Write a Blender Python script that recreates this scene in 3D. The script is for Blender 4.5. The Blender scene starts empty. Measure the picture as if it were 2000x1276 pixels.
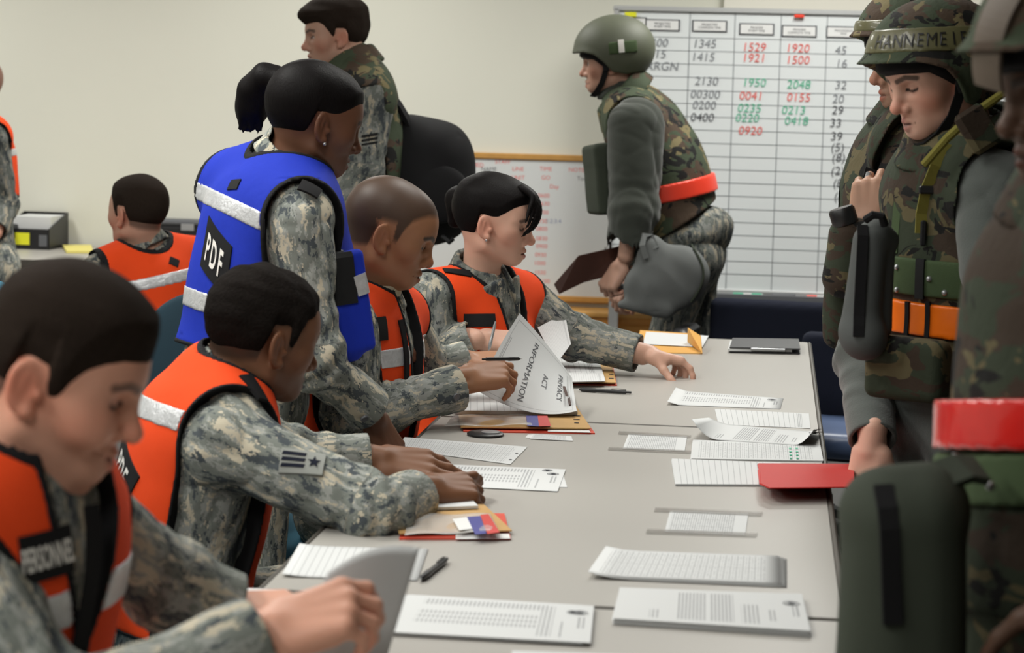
import bpy, math, random
import numpy as np
from mathutils import Vector, Matrix
random.seed(7)
SC = bpy.context.scene
COL = SC.collection
F32 = np.float32
W_PX, H_PX, FPX = 2000, 1276, 4300.0
CAM_H = 1.50
TABLE_Z = 0.74
YAW, PITCH, ROLL = math.radians(6.67), math.radians(6.22), math.radians(1.43)
# camera basis
_F0 = np.array([-math.sin(YAW), math.cos(YAW), 0.0])
RR = np.array([math.cos(YAW), math.sin(YAW), 0.0])      # horizontal right
FF = _F0.copy()                                           # horizontal forward
UU = np.array([0.0, 0.0, 1.0])
_fw = _F0 * math.cos(PITCH) - UU * math.sin(PITCH)
_up0 = _F0 * math.sin(PITCH) + UU * math.cos(PITCH)
# camera rolled so that the picture turns clockwise
_rt = RR * math.cos(ROLL) + _up0 * math.sin(ROLL)
_up = _up0 * math.cos(ROLL) - RR * math.sin(ROLL)
CAM = np.array([0.0, 0.0, CAM_H])

def P(px, py, z):
    """world point seen at a photo pixel, z metres in front of the lens"""
    return CAM + z * (_fw + _rt * ((px - W_PX / 2) / FPX) - _up * ((py - H_PX / 2) / FPX))

def on_plane(px, py, h=TABLE_Z):
    d = _fw + _rt * ((px - W_PX / 2) / FPX) - _up * ((py - H_PX / 2) / FPX)
    return CAM + d * ((h - CAM_H) / d[2])

def on_y(px, py, y):
    d = _fw + _rt * ((px - W_PX / 2) / FPX) - _up * ((py - H_PX / 2) / FPX)
    return CAM + d * (y / d[1])

def px_of(p):
    v = np.asarray(p, float) - CAM
    z = v @ _fw
    return (W_PX / 2 + FPX * (v @ _rt) / z, H_PX / 2 - FPX * (v @ _up) / z, z)

def rfu(r, f, u):
    return RR * r + FF * f + UU * u

def nrm(v):
    v = np.asarray(v, float)
    return v / max(1e-9, np.linalg.norm(v))

def frame_from(fwd, up):
    """columns: forward(x), left(y), up(z)"""
    f = nrm(fwd); u = np.asarray(up, float)
    l = nrm(np.cross(u, f)); u = np.cross(f, l)
    return np.stack([f, l, u], axis=1)

# ------------------------------------------------------------------ scene objects
def tag(o, label=None, cat=None, group=None, kind=None):
    if label: o['label'] = label
    if cat: o['category'] = cat
    if group: o['group'] = group
    if kind: o['kind'] = kind
    return o

def thing(name, label, cat, loc=(0, 0, 0), group=None, rotz=0.0):
    o = bpy.data.objects.new(name, None)
    COL.objects.link(o)
    o.location = tuple(float(c) for c in loc); o.rotation_euler = (0, 0, rotz)
    o.empty_display_size = 0.1
    return tag(o, label, cat, group)

def link(name, me, mat, parent=None, world=True, label=None):
    """link a mesh; when world is true its vertices are in world space and the parent is not rotated"""
    o = bpy.data.objects.new(name, me)
    COL.objects.link(o)
    if mat is not None:
        if isinstance(mat, (list, tuple)):
            for m in mat: me.materials.append(m)
        else:
            me.materials.append(mat)
    if parent is not None:
        o.parent = parent
        if world:
            base = Vector((0, 0, 0)); q = parent
            while q is not None:
                base += q.location; q = q.parent
            o.location = -base
    if label: o['label'] = label
    return o

def mesh_np(name, V, Fq, smooth=True, tint=None, uv=None, gco=None):
    me = bpy.data.meshes.new(name)
    V = np.asarray(V, F32); Fq = np.asarray(Fq, np.int32)
    n, k = Fq.shape
    me.vertices.add(len(V)); me.vertices.foreach_set('co', V.ravel())
    me.loops.add(n * k); me.loops.foreach_set('vertex_index', Fq.ravel())
    me.polygons.add(n)
    me.polygons.foreach_set('loop_start', np.arange(0, n * k, k, dtype=np.int32))
    me.polygons.foreach_set('use_smooth', np.full(n, bool(smooth)))
    if tint is not None:
        a = me.attributes.new('tint', 'FLOAT_COLOR', 'POINT')
        c = np.ones((len(V), 4), F32); c[:, :3] = tint
        a.data.foreach_set('color', c.ravel())
    if gco is not None:
        a = me.attributes.new('gco', 'FLOAT_VECTOR', 'POINT')
        a.data.foreach_set('vector', np.asarray(gco, F32).ravel())
    if uv is not None:
        l = me.uv_layers.new(name='UVMap')
        l.data.foreach_set('uv', np.asarray(uv, F32)[Fq.ravel()].ravel())
    me.update(calc_edges=True)
    me.validate()
    return me

class MB:
    """collects plain shapes into one mesh"""
    def __init__(s): s.v = []; s.f = []; s.uv = None
    def add(s, vs, fs):
        b = len(s.v); s.v += [tuple(float(c) for c in v) for v in vs]; s.f += [tuple(i + b for i in f) for f in fs]
    def box(s, c, size, R=None, bev=0.0):
        hx, hy, hz = [q / 2 for q in size]
        if bev > 0:
            pr = [(-hx + bev, -hy), (hx - bev, -hy), (hx, -hy + bev), (hx, hy - bev), (hx - bev, hy), (-hx + bev, hy), (-hx, hy - bev), (-hx, -hy + bev)]
            b2 = min(bev, hz * .8)
            rings = [(-hz, b2), (-hz + b2, 0), (hz - b2, 0), (hz, b2)]
            vs = []
            for z, ins in rings:
                for x, y in pr:
                    vs.append((x * (1 - ins / hx), y * (1 - ins / hy), z))
            n = 8; fs = []
            for r in range(3):
                for i in range(n):
                    j = (i + 1) % n
                    fs.append((r * n + i, r * n + j, (r + 1) * n + j, (r + 1) * n + i))
            fs.append(tuple(reversed(range(n)))); fs.append(tuple(range(3 * n, 4 * n)))
        else:
            vs = [(x, y, z) for z in (-hz, hz) for x, y in ((-hx, -hy), (hx, -hy), (hx, hy), (-hx, hy))]
            fs = [(3, 2, 1, 0), (4, 5, 6, 7), (0, 1, 5, 4), (1, 2, 6, 5), (2, 3, 7, 6), (3, 0, 4, 7)]
        A = np.array(vs, float)
        if R is not None: A = A @ np.asarray(R).T
        s.add(A + np.asarray(c, float), fs); return s
    def tube(s, pts, r, n=10, cap=True):
        pts = [np.asarray(p, float) for p in pts]
        rs = r if isinstance(r, (list, tuple)) else [r] * len(pts)
        vs = []; fs = []; prev = None
        for i, p in enumerate(pts):
            t = nrm(pts[min(i + 1, len(pts) - 1)] - pts[max(i - 1, 0)])
            if prev is None:
                a = np.cross(t, (0, 0, 1)) if abs(t[2]) < .9 else np.cross(t, (1, 0, 0))
            else:
                a = prev - t * (prev @ t)
            a = nrm(a); b = np.cross(t, a); prev = a
            for k in range(n):
                an = 2 * math.pi * k / n
                vs.append(p + rs[i] * (a * math.cos(an) + b * math.sin(an)))
        for i in range(len(pts) - 1):
            for k in range(n):
                j = (k + 1) % n
                fs.append((i * n + k, i * n + j, (i + 1) * n + j, (i + 1) * n + k))
        if cap:
            fs.append(tuple(reversed(range(n)))); fs.append(tuple(range((len(pts) - 1) * n, len(pts) * n)))
        s.add(vs, fs); return s
    def lathe(s, prof, c=(0, 0, 0), n=24, R=None):
        vs = []; fs = []
        for r, z in prof:
            for k in range(n):
                a = 2 * math.pi * k / n; vs.append((r * math.cos(a), r * math.sin(a), z))
        for i in range(len(prof) - 1):
            for k in range(n):
                j = (k + 1) % n
                fs.append((i * n + k, i * n + j, (i + 1) * n + j, (i + 1) * n + k))
        fs.append(tuple(reversed(range(n)))); fs.append(tuple(range((len(prof) - 1) * n, len(prof) * n)))
        A = np.array(vs, float)
        if R is not None: A = A @ np.asarray(R).T
        s.add(A + np.asarray(c, float), fs); return s
    def strap(s, pts, nors, w, t):
        """flat band along pts, wide across, nors the outward direction at each point"""
        pts = [np.asarray(p, float) for p in pts]; vs = []; fs = []
        for i, p in enumerate(pts):
            tg = nrm(pts[min(i + 1, len(pts) - 1)] - pts[max(i - 1, 0)])
            nn = np.asarray(nors[i] if isinstance(nors, list) else nors, float)
            sd = nrm(np.cross(tg, nn)); n2 = np.cross(sd, tg)
            for a, b in ((-1, -1), (1, -1), (1, 1), (-1, 1)):
                vs.append(p + sd * (a * w / 2) + n2 * (b * t / 2))
        m = len(pts)
        for i in range(m - 1):
            for k in range(4):
                j = (k + 1) % 4
                fs.append((i * 4 + k, i * 4 + j, (i + 1) * 4 + j, (i + 1) * 4 + k))
        fs.append((3, 2, 1, 0)); fs.append(tuple(range((m - 1) * 4, m * 4)))
        s.add(vs, fs); return s
    def build(s, name, mat, parent=None, world=True, smooth=False, label=None):
        me = bpy.data.meshes.new(name); me.from_pydata(s.v, [], s.f); me.update()
        import bmesh as _b
        bm = _b.new(); bm.from_mesh(me); _b.ops.recalc_face_normals(bm, faces=bm.faces); bm.to_mesh(me); bm.free()
        if smooth:
            me.polygons.foreach_set('use_smooth', [True] * len(me.polygons))
            try: me.set_sharp_from_angle(angle=math.radians(40))
            except Exception: pass
        return link(name, me, mat, parent, world, label)

# ------------------------------------------------------------------ signed distance shapes
class Sph:
    def __init__(s, c, r, fr=None): s.c = np.asarray(c, float); s.r = r; s.fr = fr
    def bb(s): return s.c - s.r, s.c + s.r
    def ev(s, x, y, z):
        return np.sqrt((x - F32(s.c[0]))**2 + (y - F32(s.c[1]))**2 + (z - F32(s.c[2]))**2) - F32(s.r)

class Cap:
    """tapered capsule a->b"""
    def __init__(s, a, b, ra, rb=None, fr=None):
        s.a = np.asarray(a, float); s.b = np.asarray(b, float); s.ra = ra; s.rb = ra if rb is None else rb; s.fr = fr
    def bb(s):
        r = max(s.ra, s.rb)
        return np.minimum(s.a, s.b) - r, np.maximum(s.a, s.b) + r
    def ev(s, x, y, z):
        ba = (s.b - s.a).astype(F32); L = F32(max(1e-12, float(ba @ ba)))
        px = x - F32(s.a[0]); py = y - F32(s.a[1]); pz = z - F32(s.a[2])
        h = np.clip((px * ba[0] + py * ba[1] + pz * ba[2]) / L, 0, 1)
        px -= h * ba[0]; py -= h * ba[1]; pz -= h * ba[2]
        return np.sqrt(px * px + py * py + pz * pz) - (F32(s.ra) + h * F32(s.rb - s.ra))

class Ell:
    def __init__(s, c, r, R=None, fr=None):
        s.c = np.asarray(c, float); s.r = np.asarray(r, float); s.R = np.eye(3) if R is None else np.asarray(R, float); s.fr = fr
    def bb(s):
        e = np.sqrt(((s.R * s.r[None, :])**2).sum(1))
        return s.c - e, s.c + e
    def ev(s, x, y, z):
        px = x - F32(s.c[0]); py = y - F32(s.c[1]); pz = z - F32(s.c[2]); R = s.R.astype(F32)
        k0 = 0; k1 = 0
        for i in range(3):
            q = (px * R[0, i] + py * R[1, i] + pz * R[2, i]) / F32(s.r[i])
            q2 = q * q; k0 = k0 + q2; k1 = k1 + q2 / F32(s.r[i]**2)
        k0 = np.sqrt(k0); k1 = np.sqrt(k1) + F32(1e-9)
        return k0 * (k0 - 1) / k1

class Box:
    def __init__(s, c, h, R=None, rd=0.005, fr=None):
        s.c = np.asarray(c, float); s.h = np.asarray(h, float); s.R = np.eye(3) if R is None else np.asarray(R, float); s.rd = rd; s.fr = fr
    def bb(s):
        e = np.abs(s.R) @ s.h
        return s.c - e, s.c + e
    def ev(s, x, y, z):
        px = x - F32(s.c[0]); py = y - F32(s.c[1]); pz = z - F32(s.c[2]); R = s.R.astype(F32)
        o = 0; mx = None
        for i in range(3):
            q = np.abs(px * R[0, i] + py * R[1, i] + pz * R[2, i]) - F32(s.h[i] - s.rd)
            o = o + np.maximum(q, 0)**2
            mx = q if mx is None else np.maximum(mx, q)
        return np.sqrt(o) + np.minimum(mx, 0) - F32(s.rd)

def smin(a, b, k):
    if k <= 0: return np.minimum(a, b)
    h = np.maximum(F32(k) - np.abs(a - b), 0) / F32(k)
    return np.minimum(a, b) - h * h * F32(k * .25)

def smax(a, b, k):
    if k <= 0: return np.maximum(a, b)
    h = np.maximum(F32(k) - np.abs(a - b), 0) / F32(k)
    return np.maximum(a, b) + h * h * F32(k * .25)

class Field:
    """ordered list of (shape, op, k); op 'u' joins, 's' carves"""
    def __init__(s, items=None): s.it = list(items or [])
    def u(s, p, k=0.0): s.it.append((p, 'u', k)); return s
    def s_(s, p, k=0.0): s.it.append((p, 's', k)); return s
    def bb(s):
        L = [p.bb() for p, o, k in s.it if o == 'u']
        return np.min([a for a, b in L], 0), np.max([b for a, b in L], 0)
    def ev(s, x, y, z):
        d = np.full(np.shape(x), 10.0, F32)
        for p, o, k in s.it:
            e = p.ev(x, y, z)
            d = smin(d, e, k) if o == 'u' else smax(d, -e, k)
        return d
    def frames(s, V):
        x, y, z = [np.ascontiguousarray(V[:, i], F32) for i in range(3)]
        best = np.full(len(V), 1e9, F32); out = np.array(V, F32)
        for p, o, k in s.it:
            if o != 'u' or p.fr is None: continue
            O, R, bias = p.fr
            e = p.ev(x, y, z) + F32(bias)
            m = e < best
            best[m] = e[m]
            q = (V[m] - np.asarray(O, F32)) @ np.asarray(R, F32)
            out[m] = q
        return out

_NS = np.random.RandomState(3)
_ND = _NS.normal(size=(9, 3)); _ND /= np.linalg.norm(_ND, axis=1)[:, None]
_NP = _NS.uniform(0, 6.28, 9)
def wob(x, y, z, f, ph=0.0, n=6):
    """smooth pseudo-noise in about -1..1"""
    d = 0
    wx = np.sin(F32(f * .6) * y + F32(1.3 + ph)); wy = np.sin(F32(f * .6) * z + F32(2.1 - ph))
    for i in range(n):
        g = f * (0.7 + 0.12 * i)
        d = d + np.sin(F32(g * _ND[i, 0]) * x + F32(g * _ND[i, 1]) * y + F32(g * _ND[i, 2]) * z + F32(_NP[i] + ph * (i + 1)) + wx * F32(.7) + wy * F32(.5))
    return d / F32(n * .62)

def mesh_field(fld, res, pad=0.02, post=None, bb=None, reach=0.0):
    """polygonise a Field (surface nets on the blocks near the surface)"""
    lo, hi = bb if bb is not None else fld.bb()
    lo = np.asarray(lo, float) - pad; hi = np.asarray(hi, float) + pad
    B = 10
    nb = np.maximum(1, np.ceil((hi - lo) / (res * B)).astype(int))
    dims = nb * B
    ax = [(np.arange(nb[i]) * B + (B - 1) / 2) * res + lo[i] for i in range(3)]
    CX, CY, CZ = [a.ravel().astype(F32) for a in np.meshgrid(*ax, indexing='ij')]
    Rb = B * res * .866
    pd = [p.ev(CX.copy(), CY.copy(), CZ.copy()) for p, o, k in fld.it]
    dc = np.full(CX.shape, 10.0, F32)
    for (p, o, k), e in zip(fld.it, pd):
        dc = smin(dc, e, k) if o == 'u' else smax(dc, -e, k)
    dpost = post(dc.copy(), CX, CY, CZ) if post is not None else dc
    act = (np.abs(dc) < Rb * 1.35 + .012 + reach) & (np.abs(dpost) < Rb * 2.2 + .02 + reach) if post is not None else np.abs(dc) < Rb * 1.35 + .008
    ids = np.nonzero(act)[0]
    D = np.where(dpost.reshape(nb) < 0, F32(-1), F32(1))
    D = np.repeat(np.repeat(np.repeat(D, B, 0), B, 1), B, 2)
    if len(ids) == 0: return np.zeros((0, 3), F32), np.zeros((0, 4), np.int32)
    o1 = ((np.arange(B) - (B - 1) / 2) * res).astype(F32)
    OX, OY, OZ = [a.ravel() for a in np.meshgrid(o1, o1, o1, indexing='ij')]
    CH = 1500
    bx, by, bz = np.unravel_index(ids, nb)
    for s0 in range(0, len(ids), CH):
        sl = ids[s0:s0 + CH]
        X = CX[sl][:, None] + OX[None]; Y = CY[sl][:, None] + OY[None]; Z = CZ[sl][:, None] + OZ[None]
        d = np.full(X.shape, 10.0, F32)
        for (p, o, k), e in zip(fld.it, pd):
            m = np.nonzero(e[sl] < Rb * 1.3 + 2 * k + .01 + reach)[0]
            if len(m) == 0: continue
            v = p.ev(X[m], Y[m], Z[m])
            d[m] = smin(d[m], v, k) if o == 'u' else smax(d[m], -v, k)
        if post is not None: d = post(d, X, Y, Z)
        d = d.reshape(-1, B, B, B)
        for j in range(len(sl)):
            i = s0 + j
            D[bx[i] * B:(bx[i] + 1) * B, by[i] * B:(by[i] + 1) * B, bz[i] * B:(bz[i] + 1) * B] = d[j]
    # surface nets
    I = (D < 0)
    cnt = np.zeros([n - 1 for n in D.shape], np.uint8)
    for a in (0, 1):
        for b in (0, 1):
            for c in (0, 1):
                cnt += I[a:D.shape[0] - 1 + a, b:D.shape[1] - 1 + b, c:D.shape[2] - 1 + c]
    mix = (cnt > 0) & (cnt < 8)
    ci, cj, ck = np.nonzero(mix)
    n = len(ci)
    if n == 0: return np.zeros((0, 3), F32), np.zeros((0, 4), np.int32)
    cor = {}
    for a in (0, 1):
        for b in (0, 1):
            for c in (0, 1):
                cor[(a, b, c)] = np.clip(D[ci + a, cj + b, ck + c], -3 * res, 3 * res)
    acc = np.zeros((n, 3), np.float64); w = np.zeros(n)
    for axis in range(3):
        for u in (0, 1):
            for v in (0, 1):
                p0 = [0, 0, 0]; o_ = [q for q in range(3) if q != axis]
                p0[o_[0]] = u; p0[o_[1]] = v
                p1 = list(p0); p1[axis] = 1
                d0 = cor[tuple(p0)]; d1 = cor[tuple(p1)]
                m = (d0 < 0) != (d1 < 0)
                t = np.where(m, d0 / np.where(m, d0 - d1, 1), 0)
                acc[:, axis] += np.where(m, t, 0)
                acc[:, o_[0]] += np.where(m, u, 0); acc[:, o_[1]] += np.where(m, v, 0)
                w += m
    V = (acc / w[:, None] + np.stack([ci, cj, ck], 1)) * res + lo
    idx = np.full(mix.shape, -1, np.int32); idx[ci, cj, ck] = np.arange(n)
    Q = []
    sh = D.shape
    for axis in range(3):
        o_ = [q for q in range(3) if q != axis]
        sl0 = [slice(1, sh[q] - 1) for q in range(3)]; sl1 = list(sl0)
        sl0[axis] = slice(0, sh[axis] - 1); sl1[axis] = slice(1, sh[axis])
        A = I[tuple(sl0)]; Bm = I[tuple(sl1)]
        e = np.nonzero(A != Bm)
        if len(e[0]) == 0: continue
        g = [e[q] + (0 if q == axis else 1) for q in range(3)]
        neg = A[e]
        def at(du, dv):
            c = [g[0].copy(), g[1].copy(), g[2].copy()]
            c[o_[0]] = c[o_[0]] - du; c[o_[1]] = c[o_[1]] - dv
            return idx[c[0], c[1], c[2]]
        q = np.stack([at(1, 1), at(0, 1), at(0, 0), at(1, 0)], 1)
        flip = neg if axis != 1 else ~neg
        q = np.where(flip[:, None], q, q[:, ::-1])
        Q.append(q)
    Q = np.concatenate(Q, 0)
    Q = Q[(Q >= 0).all(1)]
    return V.astype(F32), Q

def keep_big(V, Q, frac=0.02):
    """drop loose crumbs smaller than a share of the biggest island"""
    n = len(V)
    if n == 0: return V, Q
    lab = np.arange(n)
    E = np.concatenate([Q[:, [0, 1]], Q[:, [1, 2]], Q[:, [2, 3]]], 0)
    for _ in range(400):
        m = np.minimum(lab[E[:, 0]], lab[E[:, 1]])
        new = lab.copy()
        np.minimum.at(new, E[:, 0], m); np.minimum.at(new, E[:, 1], m)
        new = new[new]
        new = new[new]
        if (new == lab).all(): break
        lab = new
    u, c = np.unique(lab, return_counts=True)
    good = set(u[c >= max(8, frac * c.max())].tolist())
    kv = np.isin(lab, list(good))
    mp = np.cumsum(kv) - 1
    Q2 = Q[kv[Q].all(1)]
    return V[kv], mp[Q2].astype(np.int32)
# ------------------------------------------------------------------ materials
def srgb(r, g, b):
    def f(c):
        c /= 255.0
        return c / 12.92 if c <= .04045 else ((c + .055) / 1.055)**2.4
    return (f(r), f(g), f(b))

class NT:
    """small node-tree builder"""
    def __init__(s, name):
        s.m = bpy.data.materials.new(name); s.m.use_nodes = True
        s.t = s.m.node_tree; s.t.nodes.clear()
        s.out = s.n('ShaderNodeOutputMaterial'); s.bs = s.n('ShaderNodeBsdfPrincipled')
        s.l(s.bs.outputs[0], s.out.inputs[0])
    def n(s, ty, **kw):
        nd = s.t.nodes.new(ty)
        for k, v in kw.items(): setattr(nd, k, v)
        return nd
    def l(s, a, b): s.t.links.new(a, b)
    def set(s, **kw):
        for k, v in kw.items():
            s.bs.inputs[k.replace('_', ' ')].default_value = v
        return s
    def coord(s, which='Object'):
        if which == 'gco':
            return s.n('ShaderNodeAttribute', attribute_name='gco').outputs['Vector']
        return s.n('ShaderNodeTexCoord').outputs[which]
    def mapping(s, v, scale=(1, 1, 1), rot=(0, 0, 0), loc=(0, 0, 0)):
        m = s.n('ShaderNodeMapping'); s.l(v, m.inputs[0])
        m.inputs['Scale'].default_value = scale; m.inputs['Rotation'].default_value = rot; m.inputs['Location'].default_value = loc
        return m.outputs[0]
    def noise(s, v, scale, detail=2, rough=.5, dist=0.0):
        q = s.n('ShaderNodeTexNoise'); s.l(v, q.inputs['Vector'])
        q.inputs['Scale'].default_value = scale; q.inputs['Detail'].default_value = detail
        q.inputs['Roughness'].default_value = rough; q.inputs['Distortion'].default_value = dist
        return q.outputs['Fac']
    def math(s, op, a, b=None, c=None, clamp=False):
        q = s.n('ShaderNodeMath', operation=op, use_clamp=clamp)
        for i, v in enumerate((a, b, c)):
            if v is None: continue
            if isinstance(v, (int, float)): q.inputs[i].default_value = v
            else: s.l(v, q.inputs[i])
        return q.outputs[0]
    def mix(s, f, a, b, typ='MIX'):
        q = s.n('ShaderNodeMix', data_type='RGBA', blend_type=typ)
        for sock, v in ((q.inputs[0], f), (q.inputs[6], a), (q.inputs[7], b)):
            if isinstance(v, (int, float)): sock.default_value = v
            elif isinstance(v, (tuple, list)): sock.default_value = tuple(v) + (1,) if len(v) == 3 else v
            else: s.l(v, sock)
        return q.outputs[2]
    def ramp(s, f, stops, const=False):
        q = s.n('ShaderNodeValToRGB'); e = q.color_ramp
        e.interpolation = 'CONSTANT' if const else 'LINEAR'
        while len(e.elements) > 1: e.elements.remove(e.elements[-1])
        e.elements[0].position = stops[0][0]; e.elements[0].color = tuple(stops[0][1]) + (1,)
        for p, c in stops[1:]:
            k = e.elements.new(p); k.color = tuple(c) + (1,)
        s.l(f, q.inputs[0]); return q.outputs[0]
    def bump(s, h, strength=.3, dist=.002):
        b = s.n('ShaderNodeBump'); b.inputs['Strength'].default_value = strength; b.inputs['Distance'].default_value = dist
        s.l(h, b.inputs['Height']); s.l(b.outputs[0], s.bs.inputs['Normal']); return b
    def base(s, c):
        if isinstance(c, tuple): s.bs.inputs['Base Color'].default_value = c + (1,)
        else: s.l(c, s.bs.inputs['Base Color'])
        return s

def plain(name, c, rough=.5, metal=0.0, noise=0.0, nscale=40, bump=0.0, bscale=200, coat=0.0, spec=.5):
    t = NT(name); t.set(Roughness=rough, Metallic=metal, Specular_IOR_Level=spec)
    if coat: t.set(Coat_Weight=coat)
    v = t.coord()
    if noise:
        f = t.noise(v, nscale, 3)
        a = tuple(max(0, q * (1 - noise)) for q in c); b = tuple(min(1, q * (1 + noise)) for q in c)
        t.base(t.mix(f, a, b))
    else: t.base(c)
    if bump: t.bump(t.noise(v, bscale, 2), bump, .001)
    return t.m

def cloth(name, c, rough=.85, weave=900, bump=.25, var=.12, fold=.0, sheen=.0):
    t = NT(name); t.set(Roughness=rough, Specular_IOR_Level=.25)
    if sheen: t.set(Sheen_Weight=sheen)
    v = t.coord()
    f = t.noise(v, 9, 4, .6)
    t.base(t.mix(f, tuple(q * (1 - var) for q in c), tuple(min(1, q * (1 + var)) for q in c)))
    h = t.noise(v, weave, 2)
    if fold:
        h2 = t.noise(t.mapping(v, (1, 1, .45)), 22, 3, .55, .4)
        h = t.math('ADD', t.math('MULTIPLY', h, .12), t.math('MULTIPLY', h2, fold))
        t.bump(h, .7, .012)
    else:
        t.bump(h, bump, .0012)
    return t.m

def abu(name, k=1.0, size=1.0):
    """grey-green pixelled tiger stripe of the airmen's uniform"""
    t = NT(name); t.set(Roughness=.9, Specular_IOR_Level=.2)
    v = t.coord('gco')
    sn = t.n('ShaderNodeVectorMath', operation='SNAP'); t.l(v, sn.inputs[0]); sn.inputs[1].default_value = (.0023 * size,) * 3
    v2 = sn.outputs[0]
    d = t.n('ShaderNodeTexNoise'); t.l(v2, d.inputs['Vector']); d.inputs['Scale'].default_value = 20 / size; d.inputs['Detail'].default_value = 2
    ad = t.n('ShaderNodeVectorMath', operation='MULTIPLY_ADD'); t.l(d.outputs['Color'], ad.inputs[0]); ad.inputs[1].default_value = (.034 * size,) * 3; t.l(v2, ad.inputs[2])
    a = t.noise(t.mapping(ad.outputs[0], (44 / size, 44 / size, 11 / size), (.45, .25, 0)), 1.0, 4, .60)
    b = t.noise(t.mapping(ad.outputs[0], (50 / size, 50 / size, 13 / size), (.35, -.2, 0), (7, 3, 1)), 1.0, 4, .62)
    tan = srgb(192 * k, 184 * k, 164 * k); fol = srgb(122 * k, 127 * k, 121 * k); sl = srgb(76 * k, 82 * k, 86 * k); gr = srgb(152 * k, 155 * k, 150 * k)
    c1 = t.ramp(a, [(0, sl), (.42, fol), (.53, gr), (.62, tan)], True)
    c2 = t.ramp(b, [(0, (0, 0, 0)), (.585, (1, 1, 1))], True)
    c3 = t.mix(c2, c1, tan)
    c4 = t.mix(t.ramp(b, [(0, (1, 1, 1)), (.385, (0, 0, 0))], True), c3, sl)
    t.base(c4)
    ob = t.coord()
    h = t.math('ADD', t.math('MULTIPLY', t.noise(ob, 1100, 1), .06), t.noise(t.mapping(v, (1, 1, .5)), 26, 3, .55, .5))
    t.bump(h, .55, .008)
    return t.m

def m81(name, k=1.0):
    """woodland: green, brown, tan and black blotches"""
    t = NT(name); t.set(Roughness=.85, Specular_IOR_Level=.25)
    v = t.coord()
    a = t.noise(t.mapping(v, (1, 1, 1.5)), 9, 3, .55, .6); b = t.noise(t.mapping(v, (1, 1, 1.5), (0, 0, 0), (4, 1, 2)), 9.5, 3, .55, .7)
    c = t.noise(t.mapping(v, (1, 1, 1.7), (0, 0, 0), (1, 8, 3)), 11, 3, .55, .9)
    gr = srgb(70 * k, 80 * k, 62 * k); br = srgb(80 * k, 66 * k, 54 * k); tn = srgb(124 * k, 114 * k, 82 * k); bk = srgb(32 * k, 32 * k, 31 * k)
    q = t.mix(t.ramp(a, [(0, (0, 0, 0)), (.53, (1, 1, 1))], True), gr, br)
    q = t.mix(t.ramp(b, [(0, (0, 0, 0)), (.58, (1, 1, 1))], True), q, tn)
    q = t.mix(t.ramp(c, [(0, (0, 0, 0)), (.59, (1, 1, 1))], True), q, bk)
    t.base(q)
    h = t.math('ADD', t.math('MULTIPLY', t.noise(v, 700, 1), .08), t.noise(v, 30, 3, .55, .4))
    t.bump(h, .5, .006)
    return t.m

def skin(name, rough=.48, sss=.12):
    t = NT(name); t.set(Roughness=rough, Specular_IOR_Level=.3)
    a = t.n('ShaderNodeAttribute', attribute_name='tint')
    v = t.coord()
    f = t.noise(v, 60, 4, .6)
    dk = t.mix(.5, a.outputs['Color'], (.9, .86, .84), 'MULTIPLY')
    t.base(t.mix(t.math('MULTIPLY', f, .5), a.outputs['Color'], dk))
    t.set(Subsurface_Weight=sss, Subsurface_Scale=.006)
    t.bs.inputs['Subsurface Radius'].default_value = (1, .35, .2)
    t.bump(t.noise(v, 420, 3, .6), .12, .001)
    return t.m

def hairmat(name, c, rough=.5, strand=(400, 400, 40), bump=.6, spec=.4):
    t = NT(name); t.set(Roughness=rough, Specular_IOR_Level=spec)
    v = t.coord()
    f = t.noise(t.mapping(v, strand), 1.0, 3, .6)
    t.base(t.mix(f, tuple(q * .55 for q in c), tuple(min(1, q * 1.5) for q in c)))
    t.bump(f, bump, .003)
    return t.m

def reflect(name):
    t = NT(name); t.set(Roughness=.32, Metallic=.25, Specular_IOR_Level=.7)
    v = t.coord()
    f = t.noise(v, 70, 3, .6, .6)
    t.base(t.mix(f, srgb(172, 174, 176), srgb(222, 224, 226)))
    t.bump(f, .5, .004)
    return t.m

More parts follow.
